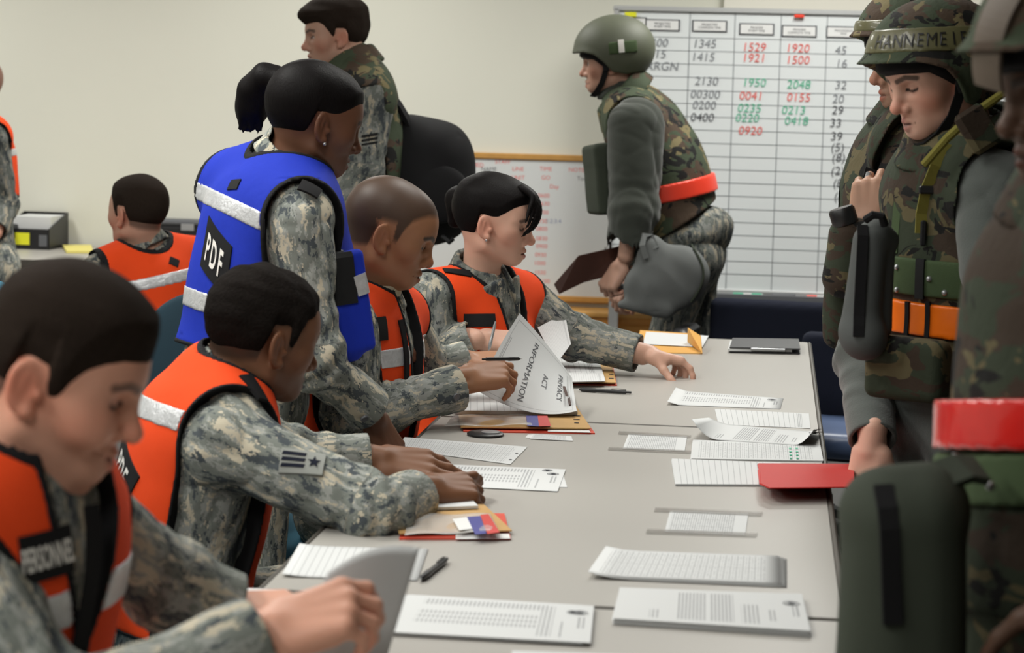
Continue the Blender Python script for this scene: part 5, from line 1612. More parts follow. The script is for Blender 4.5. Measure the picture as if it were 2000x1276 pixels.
# back-left things
q = at_z(52, 487, TABLE_Z)
bx = thing('document_box', 'black open box with a bright yellow label on the back table', 'box', (q[0], q[1], TABLE_Z))
sx, sy = .20, .26; z = TABLE_Z
b = MB(); b.box((q[0], q[1] + .13, z + .005), (sx, sy, .01))
b.box((q[0], q[1], z + .045), (sx, .006, .09)); b.box((q[0], q[1] + sy, z + .075), (sx, .006, .15))
for g in (-1, 1):
    xx = q[0] + g * sx / 2; b.add([(xx - .003, q[1], z), (xx - .003, q[1] + sy, z), (xx - .003, q[1] + sy, z + .15), (xx - .003, q[1], z + .09), (xx + .003, q[1], z), (xx + .003, q[1] + sy, z), (xx + .003, q[1] + sy, z + .15), (xx + .003, q[1], z + .09)], [(0, 1, 2, 3), (7, 6, 5, 4), (0, 4, 5, 1), (1, 5, 6, 2), (2, 6, 7, 3), (3, 7, 4, 0)])
b.build('box_shell', M['black_plastic'], bx)
MB().box((q[0] - .03, q[1] - .004, z + .046), (.088, .003, .052)).build('label', M['yellow'], bx, label='bright yellow label')
MB().box((q[0] + .075, q[1] - .004, z + .04), (.036, .003, .05)).build('side_label', M['grey_plastic'], bx)
MB().box((q[0] + .01, q[1] + .14, z + .085), (sx - .03, .20, .11)).build('papers', M['p_blank'], bx)
q = at_z(2, 487, TABLE_Z)
ll = thing('black_binder', 'black wedge-shaped binder leaning beside the yellow-labelled box', 'binder', (q[0] - .06, q[1], TABLE_Z))
m = MB(); w = .17
pr = [(-.17, 0), (.05, .0), (.10, .05), (.095, .105), (.07, .11), (-.17, .03)]
m.add([(q[0] - .05 + x, q[1] + .0, TABLE_Z + zz) for x, zz in pr] + [(q[0] - .05 + x, q[1] + .09, TABLE_Z + zz) for x, zz in pr], [tuple(range(6)), tuple(reversed(range(6, 12)))] + [(i, i + 6, (i + 1) % 6 + 6, (i + 1) % 6) for i in range(6)])
m.build('cover', M['black_plastic'], ll)
MB().box((q[0] - .06, q[1] + .045, TABLE_Z + .012), (.18, .082, .02)).build('page_block', M['p_blank'], ll)
tag(sheet('yellow_notepad', None, np.array([at_z(122, 478, TABLE_Z + .012), at_z(178, 478, TABLE_Z + .012), at_z(182, 490, TABLE_Z + .012), at_z(130, 490, TABLE_Z + .012)]), 'yellow_paper', th=.011), 'pale yellow notepad lying on the back table', 'notepad')
q = at_z(345, 492, TABLE_Z)
pt = thing('black_case', 'black equipment case on the back table behind the orange-vested sitter', 'case', (q[0] + .03, q[1] + .2, TABLE_Z))
MB().box((q[0] + .03, q[1] + .2, TABLE_Z + .055), (.34, .26, .11), None, .012).build('body', M['black_plastic'], pt)
MB().box((q[0] + .03, q[1] + .2, TABLE_Z + .124), (.34, .26, .028), None, .01).build('lid', M['grey_plastic'], pt)
MB().box((q[0] + .03, q[1] + .066, TABLE_Z + .105), (.06, .008, .03), None, .002).build('latch', M['silver'], pt)
q = at_z(378, 512, TABLE_Z)
wb = thing('card_box', 'small tan carton with a red label at the end of the back table', 'box', (q[0], q[1], TABLE_Z))
MB().box((q[0], q[1] + .04, TABLE_Z + .035), (.10, .08, .07), None, .003).build('carton', M['kraft'], wb)
MB().box((q[0], q[1] - .001, TABLE_Z + .022), (.07, .002, .022)).build('label', M['belt_coral'], wb)
q = at_z(327, 500, TABLE_Z)
st = thing('stuffed_folder', 'white papers lying in a low heap behind the orange-vested sitter', 'papers', (-2.9, 9.1, TABLE_Z))
for i in range(3):
    MB().box((-2.74 + .02 * i, 9.16 + .015 * i, TABLE_Z + .004 + i * .007), (.26, .2, .006), np.array([[math.cos(.2 * i), -math.sin(.2 * i), 0], [math.sin(.2 * i), math.cos(.2 * i), 0], [0, 0, 1]])).build('sheet', M['p_blank'], st)

chair('teal rounded chair back rising behind the nearest airman\'s head', *P(70, 640, 5.35)[:2], 72, 'teal', h=1.01, w=.52)
# ------------------------------------------------------------------ the people
LIGHT = (.72, .375, .265); TAN = (.34, .165, .088); DARK = (.185, .085, .045); DEEP = (.140, .063, .036)
def want(n): return True
def seat_legs(p, side=1):
    """thighs forward under the table, feet on the floor"""
    f = nrm(p.fwd * np.array([1, 1, 0])); l = nrm(p.PF[:, 1] * np.array([1, 1, 0])); P0 = p.Pv
    kz = .50
    kn = [np.array([P0[0], P0[1], 0]) + f * .42 + l * g * .13 + UU * kz for g in (1, -1)]
    ft = [np.array([P0[0], P0[1], 0]) + f * .46 + l * g * .14 for g in (1, -1)]
    p._legs(kn[0], kn[1], ft[0], ft[1], 'abu', .010)
def stand_legs(p, mat='abu', stride=.0, lean=0.0):
    f = nrm(p.fwd * np.array([1, 1, 0])); l = nrm(p.PF[:, 1] * np.array([1, 1, 0])); P0 = p.Pv
    B = np.array([P0[0], P0[1], 0]) - f * lean
    kn = [B + l * g * .11 + f * (g * stride * .6 + .03) + UU * (P0[2] * .53) for g in (1, -1)]
    ft = [B + l * g * .12 + f * (g * stride) for g in (1, -1)]
    p._legs(kn[0], kn[1], ft[0], ft[1], mat, .010)

# ---- nearest airman, orange vest, lifting a page
if want(1):
    H = Head(P(102, 730, 2.47), 86, 22, 0, .99, smile=1.2, occ=.024)
    Nk = P(22, 912, 2.50); Ch = P(-8, 1115, 2.53); Pv = Ch + rfu(-.07, .05, -.36)
    hR = Hand(P(518, 1236, 2.47), rfu(.93, .10, .30), rfu(-.28, -.62, .74), 'R', 1.0, ((38, 48, 25), (44, 50, 25), (50, 52, 28), (54, 54, 28)), (6, 1, -4, -9), (.62, .45, -.66), 24)
    hL = Hand(P(432, 1190, 2.84), rfu(.95, .25, -.05), rfu(.05, -.25, .95), 'L', .98, ((25, 40, 25),) * 4, (6, 1, -4, -9), (.7, .6, -.35))
    p1 = Person('person in an orange vest with a PERSONNEL patch, smiling down at a page', H, Nk, Ch, Pv, 64,
                {'R': dict(E=P(100, 1420, 2.36), W=P(512, 1240, 2.47), hand=hR, up=.005), 'L': dict(E=P(335, 1150, 2.82), W=P(430, 1182, 2.84), hand=hL, up=-.02)}, res=.0035, girth=.98, sh={'L': P(140, 1010, 2.74), 'R': P(-135, 1035, 2.42)})
    p1.skin(LIGHT, tintkw=dict(hair=(.022, .016, .013), stubble=.25, shaved=.92, flush=.42, brow=.75))
    hl = ([-.13, -.085, -.06, -.032, -.024, .012, .017, .030, .038, .050, .062, .078, .09], [-.054, -.056, -.052, -.042, .016, .018, -.018, -.022, .010, .030, .042, .053, .056])
    V, Q = H.hair(1.1, 1.5, hl, .0035, .0006, fade=.05, nf=160, back=.45); link('hair', mesh_np('hair', V, Q), M['hair_brown'], p1.root)
    p1.jacket('abu', fold=.007)
    g = p1.vest_g(neck=.092, arm=.078, gap=(.003, .058), gap_top=-.02, gap_mid=(-.17, .010))
    u = p1.CF[:, 2]
    v = p1.vest('orange', g, bands=[(P(120, 1190, 2.45), rfu(-.22, 0, 1), .022)], trimw=.005, t=.014)
    decal(p1, p1.surf(), 93, 1085, 2.45, rfu(.93, .30, .10), .066, .054, 'black_cloth', v, 'name_plate', 'PERSONNEL', .026, sx=.33, bold=.05, label='black patch lettered PERSONNEL')
    zp = march(p1.surf(.006), np.array([P(168 + 8 * t, 985 + 42 * t, 2.45) + p1.fwd * .16 for t in range(8)]), np.tile(-p1.fwd, (8, 1)))
    MB().strap(list(zp), nrm(p1.fwd - FF * .3), .020, .004).build('zip', M['black_cloth'], v)
    hp_ = np.array([P(640, 1118, 2.60), P(820, 1070, 2.66), P(742, 1330, 2.60), P(560, 1330, 2.52)])
    sheet('held_page', 'white page held up in the fingers of the nearest airman', hp_, 'blank', lift=lambda a, b: .014 * math.sin(math.pi * a) * (1 - b), nx=14, ny=14)
    seat_legs(p1)

# ---- airman with cropped black hair, arms on the table
if want(2):
    H = Head(P(512, 662, 3.98), 123, 9, 6, 1.0)
    Nk = P(428, 752, 3.98); Ch = P(385, 925, 3.98); Pv = P(330, 1215, 4.02)
    hR = Hand(P(832, 955, 3.95), rfu(.80, .58, -.06), rfu(.18, -.42, .88), 'R', .98, ((4, 28, 18), (30, 48, 24), (38, 52, 26), (44, 52, 26)), (12, 2, -5, -12), (.75, .55, -.45), 18)
    hL = Hand(P(733, 898, 4.22), rfu(.97, .0, -.13), rfu(.05, -.55, .84), 'L', 1.10, ((12, 8, 6), (8, 14, 8), (12, 18, 10), (20, 22, 12)), (6, 1, -4, -8), (.80, .52, -.34), 10)
    p2 = Person('person with cropped black hair in an orange vest, seen from behind, both hands on papers', H, Nk, Ch, Pv, 116,
                {'R': dict(E=P(728, 1000, 3.76), W=P(828, 966, 3.94), hand=hR, up=.042, fold=.012), 'L': dict(E=P(610, 905, 4.22), W=P(722, 898, 4.24), hand=hL, up=.0)}, girth=1.0, width=1.0,
                sh={'R': P(452, 868, 3.84), 'L': P(420, 815, 4.16)}, sleeve=1.08)
    p2.skin(DARK, tintkw=dict(hair=(.012, .01, .009), stubble=.4, flush=.12, brow=.5, shaved=.8))
    V, Q = H.hair(.9, 1.0, None, .0032, .0022, fade=.03, nf=150); link('hair', mesh_np('hair', V, Q), M['hair_curl'], p2.root)
    p2.jacket('abu', fold=.014, torso_fold=.009)
    g = p2.vest_g(neck=.080, arm=.112, gap=(.01, .05), hem=-.46, side_cut=.115)
    u = p2.CF[:, 2]
    v = p2.vest('orange', g, bands=[(P(322, 812, 3.85), u, .019)], t=.015, trimw=.0032)
    decal(p2, p2.surf(), 240, 918, 3.9, rfu(.75, -.35, -.45), .135, .075, 'black_cloth', v, 'back_plate', 'PDF', .042, sx=.62, bold=.05, space=1.25, label='black back plate lettered PDF')
    decal(p2, p2.surf(), 497, 757, 3.9, rfu(.75, .2, .55), .030, .060, 'black_cloth', v, 'shoulder_strap', thick=.004)
    sf = p2.surf(.0, True)
    pt, c, nn, rx, uy = decal(p2, sf, 590, 902, 3.8, rfu(.93, .1, -.18), .076, .044, 'abu', p2.root, 'rank_patch')
    for k in range(3):
        grid_patch('stripe', sf, c + uy * (.0125 - k * .011) - rx * .015, rx, uy, .040, .0060, 'navy', pt, .0045, nx=8, ny=2, n=nn, skew=.3)
    V2 = []; 
    star = [(math.cos(a) * (.0125 if i % 2 == 0 else .005), math.sin(a) * (.0125 if i % 2 == 0 else .005)) for i, a in enumerate(np.linspace(math.pi / 2, 2.5 * math.pi, 11)[:-1])]
    pts = np.array([c + rx * (.021 + a) + uy * b + nn * .1 for a, b in star]); q = march(sf, pts, np.tile(-nn, (10, 1))) + nn * .005
    me = bpy.data.meshes.new('star'); me.from_pydata([tuple(a) for a in q], [], [tuple(range(10))]); link('star', me, M['navy'], pt)
    seat_legs(p2)

# ---- standing woman, blue vest
if want(3):
    H = Head(P(612, 240, 4.60), 115, 12, 4, .97, female=True)
    Nk = P(560, 330, 4.62); Ch = P(522, 505, 4.62); Pv = P(470, 760, 4.66)
    hR = Hand(P(728, 812, 4.58), rfu(.50, .15, -.85), rfu(.8, -.5, .35), 'R', .92, ((20, 25, 15),) * 4, (6, 1, -4, -9), (.75, .55, -.4))
    hL = Hand(P(700, 640, 4.95), rfu(.9, .2, -.3), rfu(.2, .3, .9), 'L', .92)
    p3 = Person('person with a black ponytail in a blue vest, leaning over the seated airmen', H, Nk, Ch, Pv, 118,
                {'R': dict(E=P(612, 700, 4.44), W=P(722, 800, 4.56), hand=hR, up=.0, fold=.014), 'L': dict(E=P(590, 610, 4.95), W=P(690, 640, 4.95), hand=hL)}, female=True, girth=1.06, width=1.04, shw=.17,
                sh={'R': P(585, 440, 4.46), 'L': P(455, 372, 4.78)}, sleeve=1.06)
    p3.skin(DEEP, tintkw=dict(hair=(.01, .008, .007), flush=.12, brow=.75, lips=(.16, .06, .05)))
    hx = [-.13, -.085, -.055, -.034, -.026, .012, .024, .036, .048, .060, .075, .09]; hz = [-.070, -.074, -.070, -.050, .018, .022, .026, .034, .044, .054, .063, .068]
    V, Q = H.hair(.75, 1.0, (hx, hz), .0032, .0005, fade=.03, nf=140)
    hr = link('hair', mesh_np('hair', V, Q), M['hair_sleek'], p3.root)
    F = Field(); a = P(553, 168, 4.66); pts = [P(548, 164, 4.66), P(520, 156, 4.68), P(500, 178, 4.70), P(492, 212, 4.72), P(483, 240, 4.73)]
    rs = [.018, .032, .035, .032, .020]
    for i in range(4): F.u(Cap(pts[i], pts[i + 1], rs[i], rs[i + 1]), .02)
    F.u(Cap(P(566, 162, 4.64), P(540, 156, 4.67), .020, .026), .02)
    for k in range(7): F.u(Cap(P(478 + k * 5, 212, 4.70 + .01 * (k % 3)), P(468 + k * 7, 252 + (k * 7) % 13, 4.71), .012, .003), .006)
    V, Q = mesh_field(F, .0035, .01, lambda d, x, y, z: d + F32(.002) * wob(x, y, z * F32(.2), 160, .2)); link('ponytail', mesh_np('ponytail', V, Q), M['hair_sleek'], hr)
    MB().tube([P(556, 150, 4.64), P(557, 180, 4.64)], .014, 14).build('hair_tie', M['black_cloth'], hr, smooth=True)
    e = H.L(.006, -.088, -.040); V, Q = mesh_field(Field([(Sph(e, .0035), 'u', 0)]), .001, .002); link('earring', mesh_np('earring', V, Q), M['silver'], p3.root)
    p3.jacket('abu', fold=.011, torso_fold=.009, collar_h=.032)
    g = p3.vest_g(neck=.092, arm=.098, gap=(.01, .04), hem=-.40)
    u = p3.CF[:, 2]
    v = p3.vest('blue', g, bands=[(P(458, 408, 4.45), rfu(.40, .1, .9), .018), (P(400, 592, 4.5), rfu(.25, .1, .95), .020), (P(705, 560, 4.5), rfu(.3, .1, .95), .020)][:2], t=.020, trimw=.0045, fold=.006)
    decal(p3, p3.surf(), 420, 500, 4.55, rfu(.82, -.15, -.50), .115, .088, 'black_cloth', v, 'back_plate', 'PDF', .046, sx=.56, bold=.05, space=1.35, hang=-.62, label='black back plate lettered PDF')
    decal(p3, p3.surf(), 458, 361, 4.6, rfu(.9, 0, -.35), .032, .024, 'mesh_black', v, 'hook_patch')
    decal(p3, p3.surf(), 606, 368, 4.6, rfu(.8, .1, -.5), .045, .030, 'black_cloth', v, 'shoulder_strap', thick=.0022)
    cuff_button(p3, 712, 818, 4.5)
    F = Field(); R3 = frame_from(nrm(rfu(.55, -.80, .05)), nrm(rfu(-.18, 0, 1)))
    F.u(Box(P(684, 590, 4.50), (.016, .042, .105), R3, .012)); F.u(Box(P(668, 650, 4.50), (.013, .030, .060), R3, .010), .02)
    V, Q = mesh_field(F, .004, .01, lambda d, x, y, z: d + F32(.004) * wob(x, y, z * F32(.4), 40, .7)); fp_ = link('front_panel', mesh_np('front_panel', V, Q), M['blue'], v)
    sfp = lambda x, y, z: F.ev(x, y, z)
    decal(p3, sfp, 706, 556, 4.5, rfu(.8, .3, .25), .030, .042, 'silverband', fp_, 'reflective_band', thick=.004)
    decal(p3, sfp, 672, 540, 4.5, rfu(.8, .3, .1), .050, .115, 'mesh_black', fp_, 'mesh_panel', thick=.003)
    stand_legs(p3, lean=.05)
    p3.surf()

# ---- airman with a shaved head
if want(4):
    H = Head(P(758, 457, 4.90), 90, 20, 1, 1.0, nose=.85)
    Nk = P(716, 590, 4.94); Ch = P(708, 730, 4.94); Pv = P(690, 960, 5.0)
    hR = Hand(P(905, 738, 4.93), rfu(.90, .30, .10), rfu(-.15, -.62, .76), 'R', .98, ((30, 46, 25), (38, 50, 28), (46, 52, 28), (50, 52, 28)), (6, 1, -4, -9), (.62, .48, -.62), 20)
    hL = Hand(P(905, 706, 5.22), rfu(.85, .2, .0), rfu(0, -.3, .95), 'L', .98, ((20, 30, 20),) * 4)
    p4 = Person('person with a shaved head in an orange vest, pen in hand over the open folder', H, Nk, Ch, Pv, 74,
                {'R': dict(E=P(690, 812, 4.80), W=P(895, 757, 4.92), hand=hR, up=.0, fold=.013, sl=1.14), 'L': dict(E=P(840, 722, 5.22), W=P(905, 706, 5.24), hand=hL, up=-.01)}, girth=.98, sh={'R': P(668, 640, 4.78), 'L': P(780, 625, 5.12)})
    p4.skin(TAN, tintkw=dict(hair=(.026, .021, .017), shaved=.95, flush=.2, brow=.9))
    p4.jacket('abu', fold=.010, torso_fold=.008)
    g = p4.vest_g(neck=.080, arm=.085, gap=(.004, .045), hem=-.43)
    v = p4.vest('orange', g, bands=[(P(755, 702, 4.8), rfu(-.05, 0, 1), .021)], t=.012, trimw=.0042)
    decal(p4, p4.surf(), 742, 643, 4.85, rfu(.66, .75, 0), .062, .052, 'mesh_black', v, 'mesh_panel', thick=.002)
    m = MB(); zp = march(p4.surf(.006), np.array([P(786 + 4 * t, 625 + 22 * t, 4.84) + p4.fwd * .12 for t in range(7)]), np.tile(-p4.fwd, (7, 1)))
    m.strap(list(zp), nrm(p4.fwd - FF * .3), .016, .004); m.build('zip', M['black_cloth'], v)
    tt = Field(); ax = nrm(H.L(-.022, 0, -.045) - Nk); tt.u(Ring(Nk + ax * .045 + p4.fwd * .006, frame_from(p4.fwd, ax), .0605, .014, .004, .1, 1.04, None, .2))
    V, Q = mesh_field(tt, .003, .01); link('undershirt', mesh_np('undershirt', V, Q), M['undershirt'], p4.root)
    cuff_button(p4, 891, 776, 4.8)
    pen('writing_pen', 'dark pen pointing right in the shaved airman\'s fingers', None, None, world=(P(1016, 701, 4.90), P(942, 702, 4.84)), clip=False, r=.0042)
    seat_legs(p4)

# ---- woman with dark hair and side fringe
if want(5):
    H = Head(P(963, 436, 5.70), 80, 12, -2, .96, female=True)
    Nk = P(940, 563, 5.76); Ch = P(926, 690, 5.80); Pv = P(905, 880, 5.86)
    hR = Hand(P(936, 662, 5.62), rfu(.80, .25, -.10), rfu(-.1, -.65, .75), 'R', .93, ((36, 48, 25), (44, 50, 26), (50, 52, 28), (54, 52, 28)), (6, 1, -4, -9), (.62, .48, -.62), 20)
    hL = Hand(P(1262, 690, 5.86), rfu(.90, .12, -.20), rfu(.30, .1, .95), 'L', .95, ((28, 30, 15), (52, 30, 15), (58, 32, 15), (62, 30, 15)), (10, 2, -8, -16), (.55, .55, -.62), 8)
    p5 = Person('person with dark tied hair and a fringe in an orange vest, reaching across the table', H, Nk, Ch, Pv, 62,
                {'R': dict(E=P(838, 700, 5.62), W=P(925, 664, 5.60), hand=hR, up=.0), 'L': dict(E=P(1120, 660, 5.92), W=P(1255, 693, 5.87), hand=hL, up=.012, fold=.009)}, female=True, girth=1.0, shw=.175,
                sh={'R': P(838, 590, 5.64), 'L': P(1022, 590, 5.92)}, sleeve=1.1)
    p5.skin((.60, .36, .27), tintkw=dict(hair=(.012, .009, .008), flush=.35, brow=.7, lips=(.42, .16, .15)))
    hx = [-.13, -.085, -.055, -.034, -.026, .012, .024, .036, .048, .060, .075, .09]; hz = [-.070, -.082, -.078, -.052, .018, .020, .022, .032, .043, .054, .064, .070]
    V, Q = H.hair(.95, 1.2, (hx, hz), .0032, .0006, fade=.028, nf=140)
    hr = link('hair', mesh_np('hair', V, Q), M['hair_sleek'], p5.root)
    F = Field(); F.u(Sph(P(906, 392, 5.78), .038)); F.u(Sph(P(889, 382, 5.79), .022), .02); F.u(Cap(P(892, 395, 5.79), P(888, 430, 5.80), .026, .020), .02)
    V, Q = mesh_field(F, .0035, .01, lambda d, x, y, z: d + F32(.003) * wob(x, y, z, 120, .2)); link('bun', mesh_np('bun', V, Q), M['hair_sleek'], hr)
    F = Field()
    for k, (oy, ox, ln) in enumerate(((0, 0, 1.0), (-.010, -.006, .9), (-.020, -.014, .8), (-.030, -.022, .7), (.008, .002, .85))):
        c = [np.array(q) for q in ((.060, -.004 + oy, .112), (.098, -.014 + oy, .096), (.121 + ox, -.032 + oy, .060), (.118 + ox, -.046 + oy, .018), (.092 + ox, -.052 + oy * .4, -.014))]
        sp = []
        for i in range(15):
            t = i / 14 * ln * 4; j = min(int(t), 3); u_ = t - j
            p0, p1_, p2_, p3_ = c[max(j - 1, 0)], c[j], c[j + 1], c[min(j + 2, 4)]
            sp.append(.5 * (2 * p1_ + (p2_ - p0) * u_ + (2 * p0 - 5 * p1_ + 4 * p2_ - p3_) * u_**2 + (3 * p1_ - p0 - 3 * p2_ + p3_) * u_**3))
        for i in range(14): F.u(Cap(H.L(*sp[i]), H.L(*sp[i + 1]), .0085 * (1 - i / 17), .0085 * (1 - (i + 1) / 17)), .006)
    V, Q = mesh_field(F, .0022, .01); link('fringe', mesh_np('fringe', V, Q), M['hair_sleek'], hr)
    e = H.L(.006, -.088, -.040); V, Q = mesh_field(Field([(Sph(e, .0032), 'u', 0)]), .001, .002); link('earring', mesh_np('earring', V, Q), M['silver'], p5.root)
    p5.jacket('abu_warm', fold=.009, torso_fold=.005, collar=False)
    # open collar wings
    ax = nrm(H.L(-.022, 0, -.045) - Nk); F = Field()
    F.u(Ring(Nk + ax * .040, frame_from(p5.fwd, ax), .070, .034, .007, .45, 1.05, None, .45))
    F.s_(Box(Nk + p5.fwd * .09 + ax * .03, (.055, .020, .12), frame_from(p5.fwd, ax), .004), .004)
    for q, s0 in ((1, .0), (-1, .0)):
        R3 = frame_from(nrm(p5.fwd + p5.CF[:, 1] * q * .55), nrm(ax + p5.CF[:, 1] * q * .25))
        F.u(Box(Nk + p5.fwd * .078 + p5.CF[:, 1] * q * .052 - ax * .022, (.008, .034, .052), R3, .006), .01)
    V, Q = mesh_field(F, .004, .01); link('collar', mesh_np('collar', V, Q, gco=V), M['abu_warm'], p5.root)
    tt = Field(); tt.u(Ring(Nk + ax * .03 + p5.fwd * .006, frame_from(p5.fwd, ax), .0555, .022, .004, .3, 1.04, None, .4))
    V, Q = mesh_field(tt, .003, .01); link('undershirt', mesh_np('undershirt', V, Q), M['undershirt'], p5.root)
    g = p5.vest_g(neck=.090, arm=.088, gap=(.012, .055), gap_top=-.05, hem=-.42)
    v = p5.vest('orange', g, t=.013, trimw=.005)
    decal(p5, p5.surf(), 893, 532, 5.7, rfu(.85, 0, .45), .075, .022, 'black_cloth', v, 'shoulder_strap', thick=.004)
    decal(p5, p5.surf(), 938, 626, 5.7, rfu(.9, .4, 0), .090, .034, 'mesh_black', v, 'mesh_panel', thick=.002)
    sf = p5.surf(0, True); c, nn = hit(sf, 800, 604, 5.6)
    for k in range(4): grid_patch('rank_stripe', sf, c + UU * (.012 - k * .011), nrm(rfu(1, 0, .25)), UU, .044, .006, 'mesh_black', p5.root, .003, nx=10, ny=2, n=nn, start=.03)
    pen('writing_pen', 'slim pen upright in the dark-haired woman\'s right hand', None, None, world=(P(955, 683, 5.55), P(968, 628, 5.55)), clip=False, r=.004, mat='silver')
    seat_legs(p5)

# ---- bare-headed airman with a backpack
if want(6):
    H = Head(P(656, 72, 7.50), -75, 4, -3, 1.0)
    Nk = P(694, 132, 7.52); Ch = P(708, 262, 7.52); Pv = P(722, 455, 7.56)
    hL = Hand(P(655, 420, 7.3), rfu(-.8, -.1, -.2), rfu(0, -.6, .8), 'L', 1.0, ((40, 50, 30),) * 4)
    hR = Hand(P(600, 400, 7.7), rfu(-.8, 0, -.1), rfu(0, -.3, .9), 'R', 1.0, ((40, 50, 30),) * 4)
    p6 = Person('person with short dark hair standing with a black backpack, facing the left wall', H, Nk, Ch, Pv, -78,
                {'L': dict(E=P(712, 335, 7.36), W=P(650, 412, 7.30), hand=hL), 'R': dict(E=P(650, 330, 7.68), W=P(606, 400, 7.7), hand=hR)}, res=.0042, sh={'L': P(728, 195, 7.36), 'R': P(668, 180, 7.70)}, sleeve=1.1)
    p6.skin((.50, .30, .22), tintkw=dict(hair=(.018, .014, .012), flush=.45, brow=.8, eye='open', stubble=.2))
    hx = [-.13, -.085, -.06, -.032, -.024, .012, .017, .026, .038, .052, .066, .080, .1]; hz = [-.056, -.058, -.054, -.042, .022, .026, .000, .000, .022, .042, .050, .050, .050]
    ex = [(Cap(H.L(.03, 0, .098), H.L(.086, .01, .076), .022, .014), .03)]
    V, Q = H.hair(1.15, 1.7, (hx, hz), .004, .0022, ex, fade=.025); link('hair', mesh_np('hair', V, Q), M['hair_brown'], p6.root)
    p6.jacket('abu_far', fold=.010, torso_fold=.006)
    # woodland yoke and strap over the jacket
    g0 = lambda x, y, z: None
    f, l, u = p6.CF.T; ax = nrm(H.L(-.022, 0, -.045) - Nk)
    F = Field(); F.u(Ring(Nk + ax * .030, frame_from(f, ax), .082, .034, .014, .55, 1.05, None, .2)); V, Q = mesh_field(F, .005, .01); ck = link('yoke_collar', mesh_np('yoke_collar', V, Q), M['wood_far'], p6.root)
    T = p6.mk_torso(0.0)
    def yk(d, x, y, z):
        cu = (x - F32(Nk[0])) * F32(u[0]) + (y - F32(Nk[1])) * F32(u[1]) + (z - F32(Nk[2])) * F32(u[2]); cf = (x - F32(Nk[0])) * F32(f[0]) + (y - F32(Nk[1])) * F32(f[1]) + (z - F32(Nk[2])) * F32(f[2])
        g = np.maximum(F32(-.095) - cu, -(F32(9) - cu)); back = np.maximum(cf + F32(.045), F32(-.42) - cu)
        return smax(d - F32(.020), np.minimum(g, back), .004)
    V, Q = mesh_field(T, .006, .03, yk, reach=.03); link('load_vest', mesh_np('load_vest', V, Q), M['wood_far'], p6.root)
    sf = p6.surf(0, True); c, nn = hit(sf, 722, 272, 7.3)
    for k in range(3): grid_patch('rank_stripe', sf, c + UU * (.014 - k * .014), nrm(rfu(1, 0, .2)), UU, .055, .007, 'mesh_black', p6.root, .003, nx=10, ny=2, n=nn)
    stand_legs(p6)
    # the backpack is a thing of its own
    bp = thing('backpack', 'large black backpack hanging behind the bare-headed airman\'s shoulder', 'backpack', P(850, 450, 7.6))
    F = Field(); F.u(Ell(P(835, 345, 7.58), (.16, .15, .22), Rz_along(rfu(.45, 0, -.9), FF))); F.u(Ell(P(868, 300, 7.56), (.09, .13, .10)), .06); F.u(Ell(P(800, 400, 7.60), (.10, .14, .16)), .06); F.u(Ell(P(852, 395, 7.6), (.09, .13, .13)), .06); F.u(Cap(P(796, 250, 7.52), P(860, 290, 7.54), .035, .06), .05)
    V, Q = mesh_field(F, .006, .02, lambda d, x, y, z: d + F32(.008) * wob(x, y, z, 20, .5)); link('pack_body', mesh_np('pack_body', V, Q), M['black_cloth'], bp)
    MB().strap([P(762, 186, 7.44), P(780, 206, 7.46), P(795, 232, 7.48), P(806, 262, 7.50)], [rfu(.6, -.3, .7)] * 4, .05, .012).build('shoulder_strap', M['black_cloth'], bp)
    MB().tube([P(864, 462, 7.5), P(878, 474, 7.48), P(886, 466, 7.48)], .008, 8).build('buckle', M['black_plastic'], bp, smooth=True)
    F = Field(); F.u(Ell(P(858, 380, 7.44), (.11, .04, .10))); V, Q = mesh_field(F, .007, .02, lambda d, x, y, z: d + F32(.006) * wob(x, y, z, 24, .9)); link('front_pocket', mesh_np('front_pocket', V, Q), M['black_cloth'], bp)

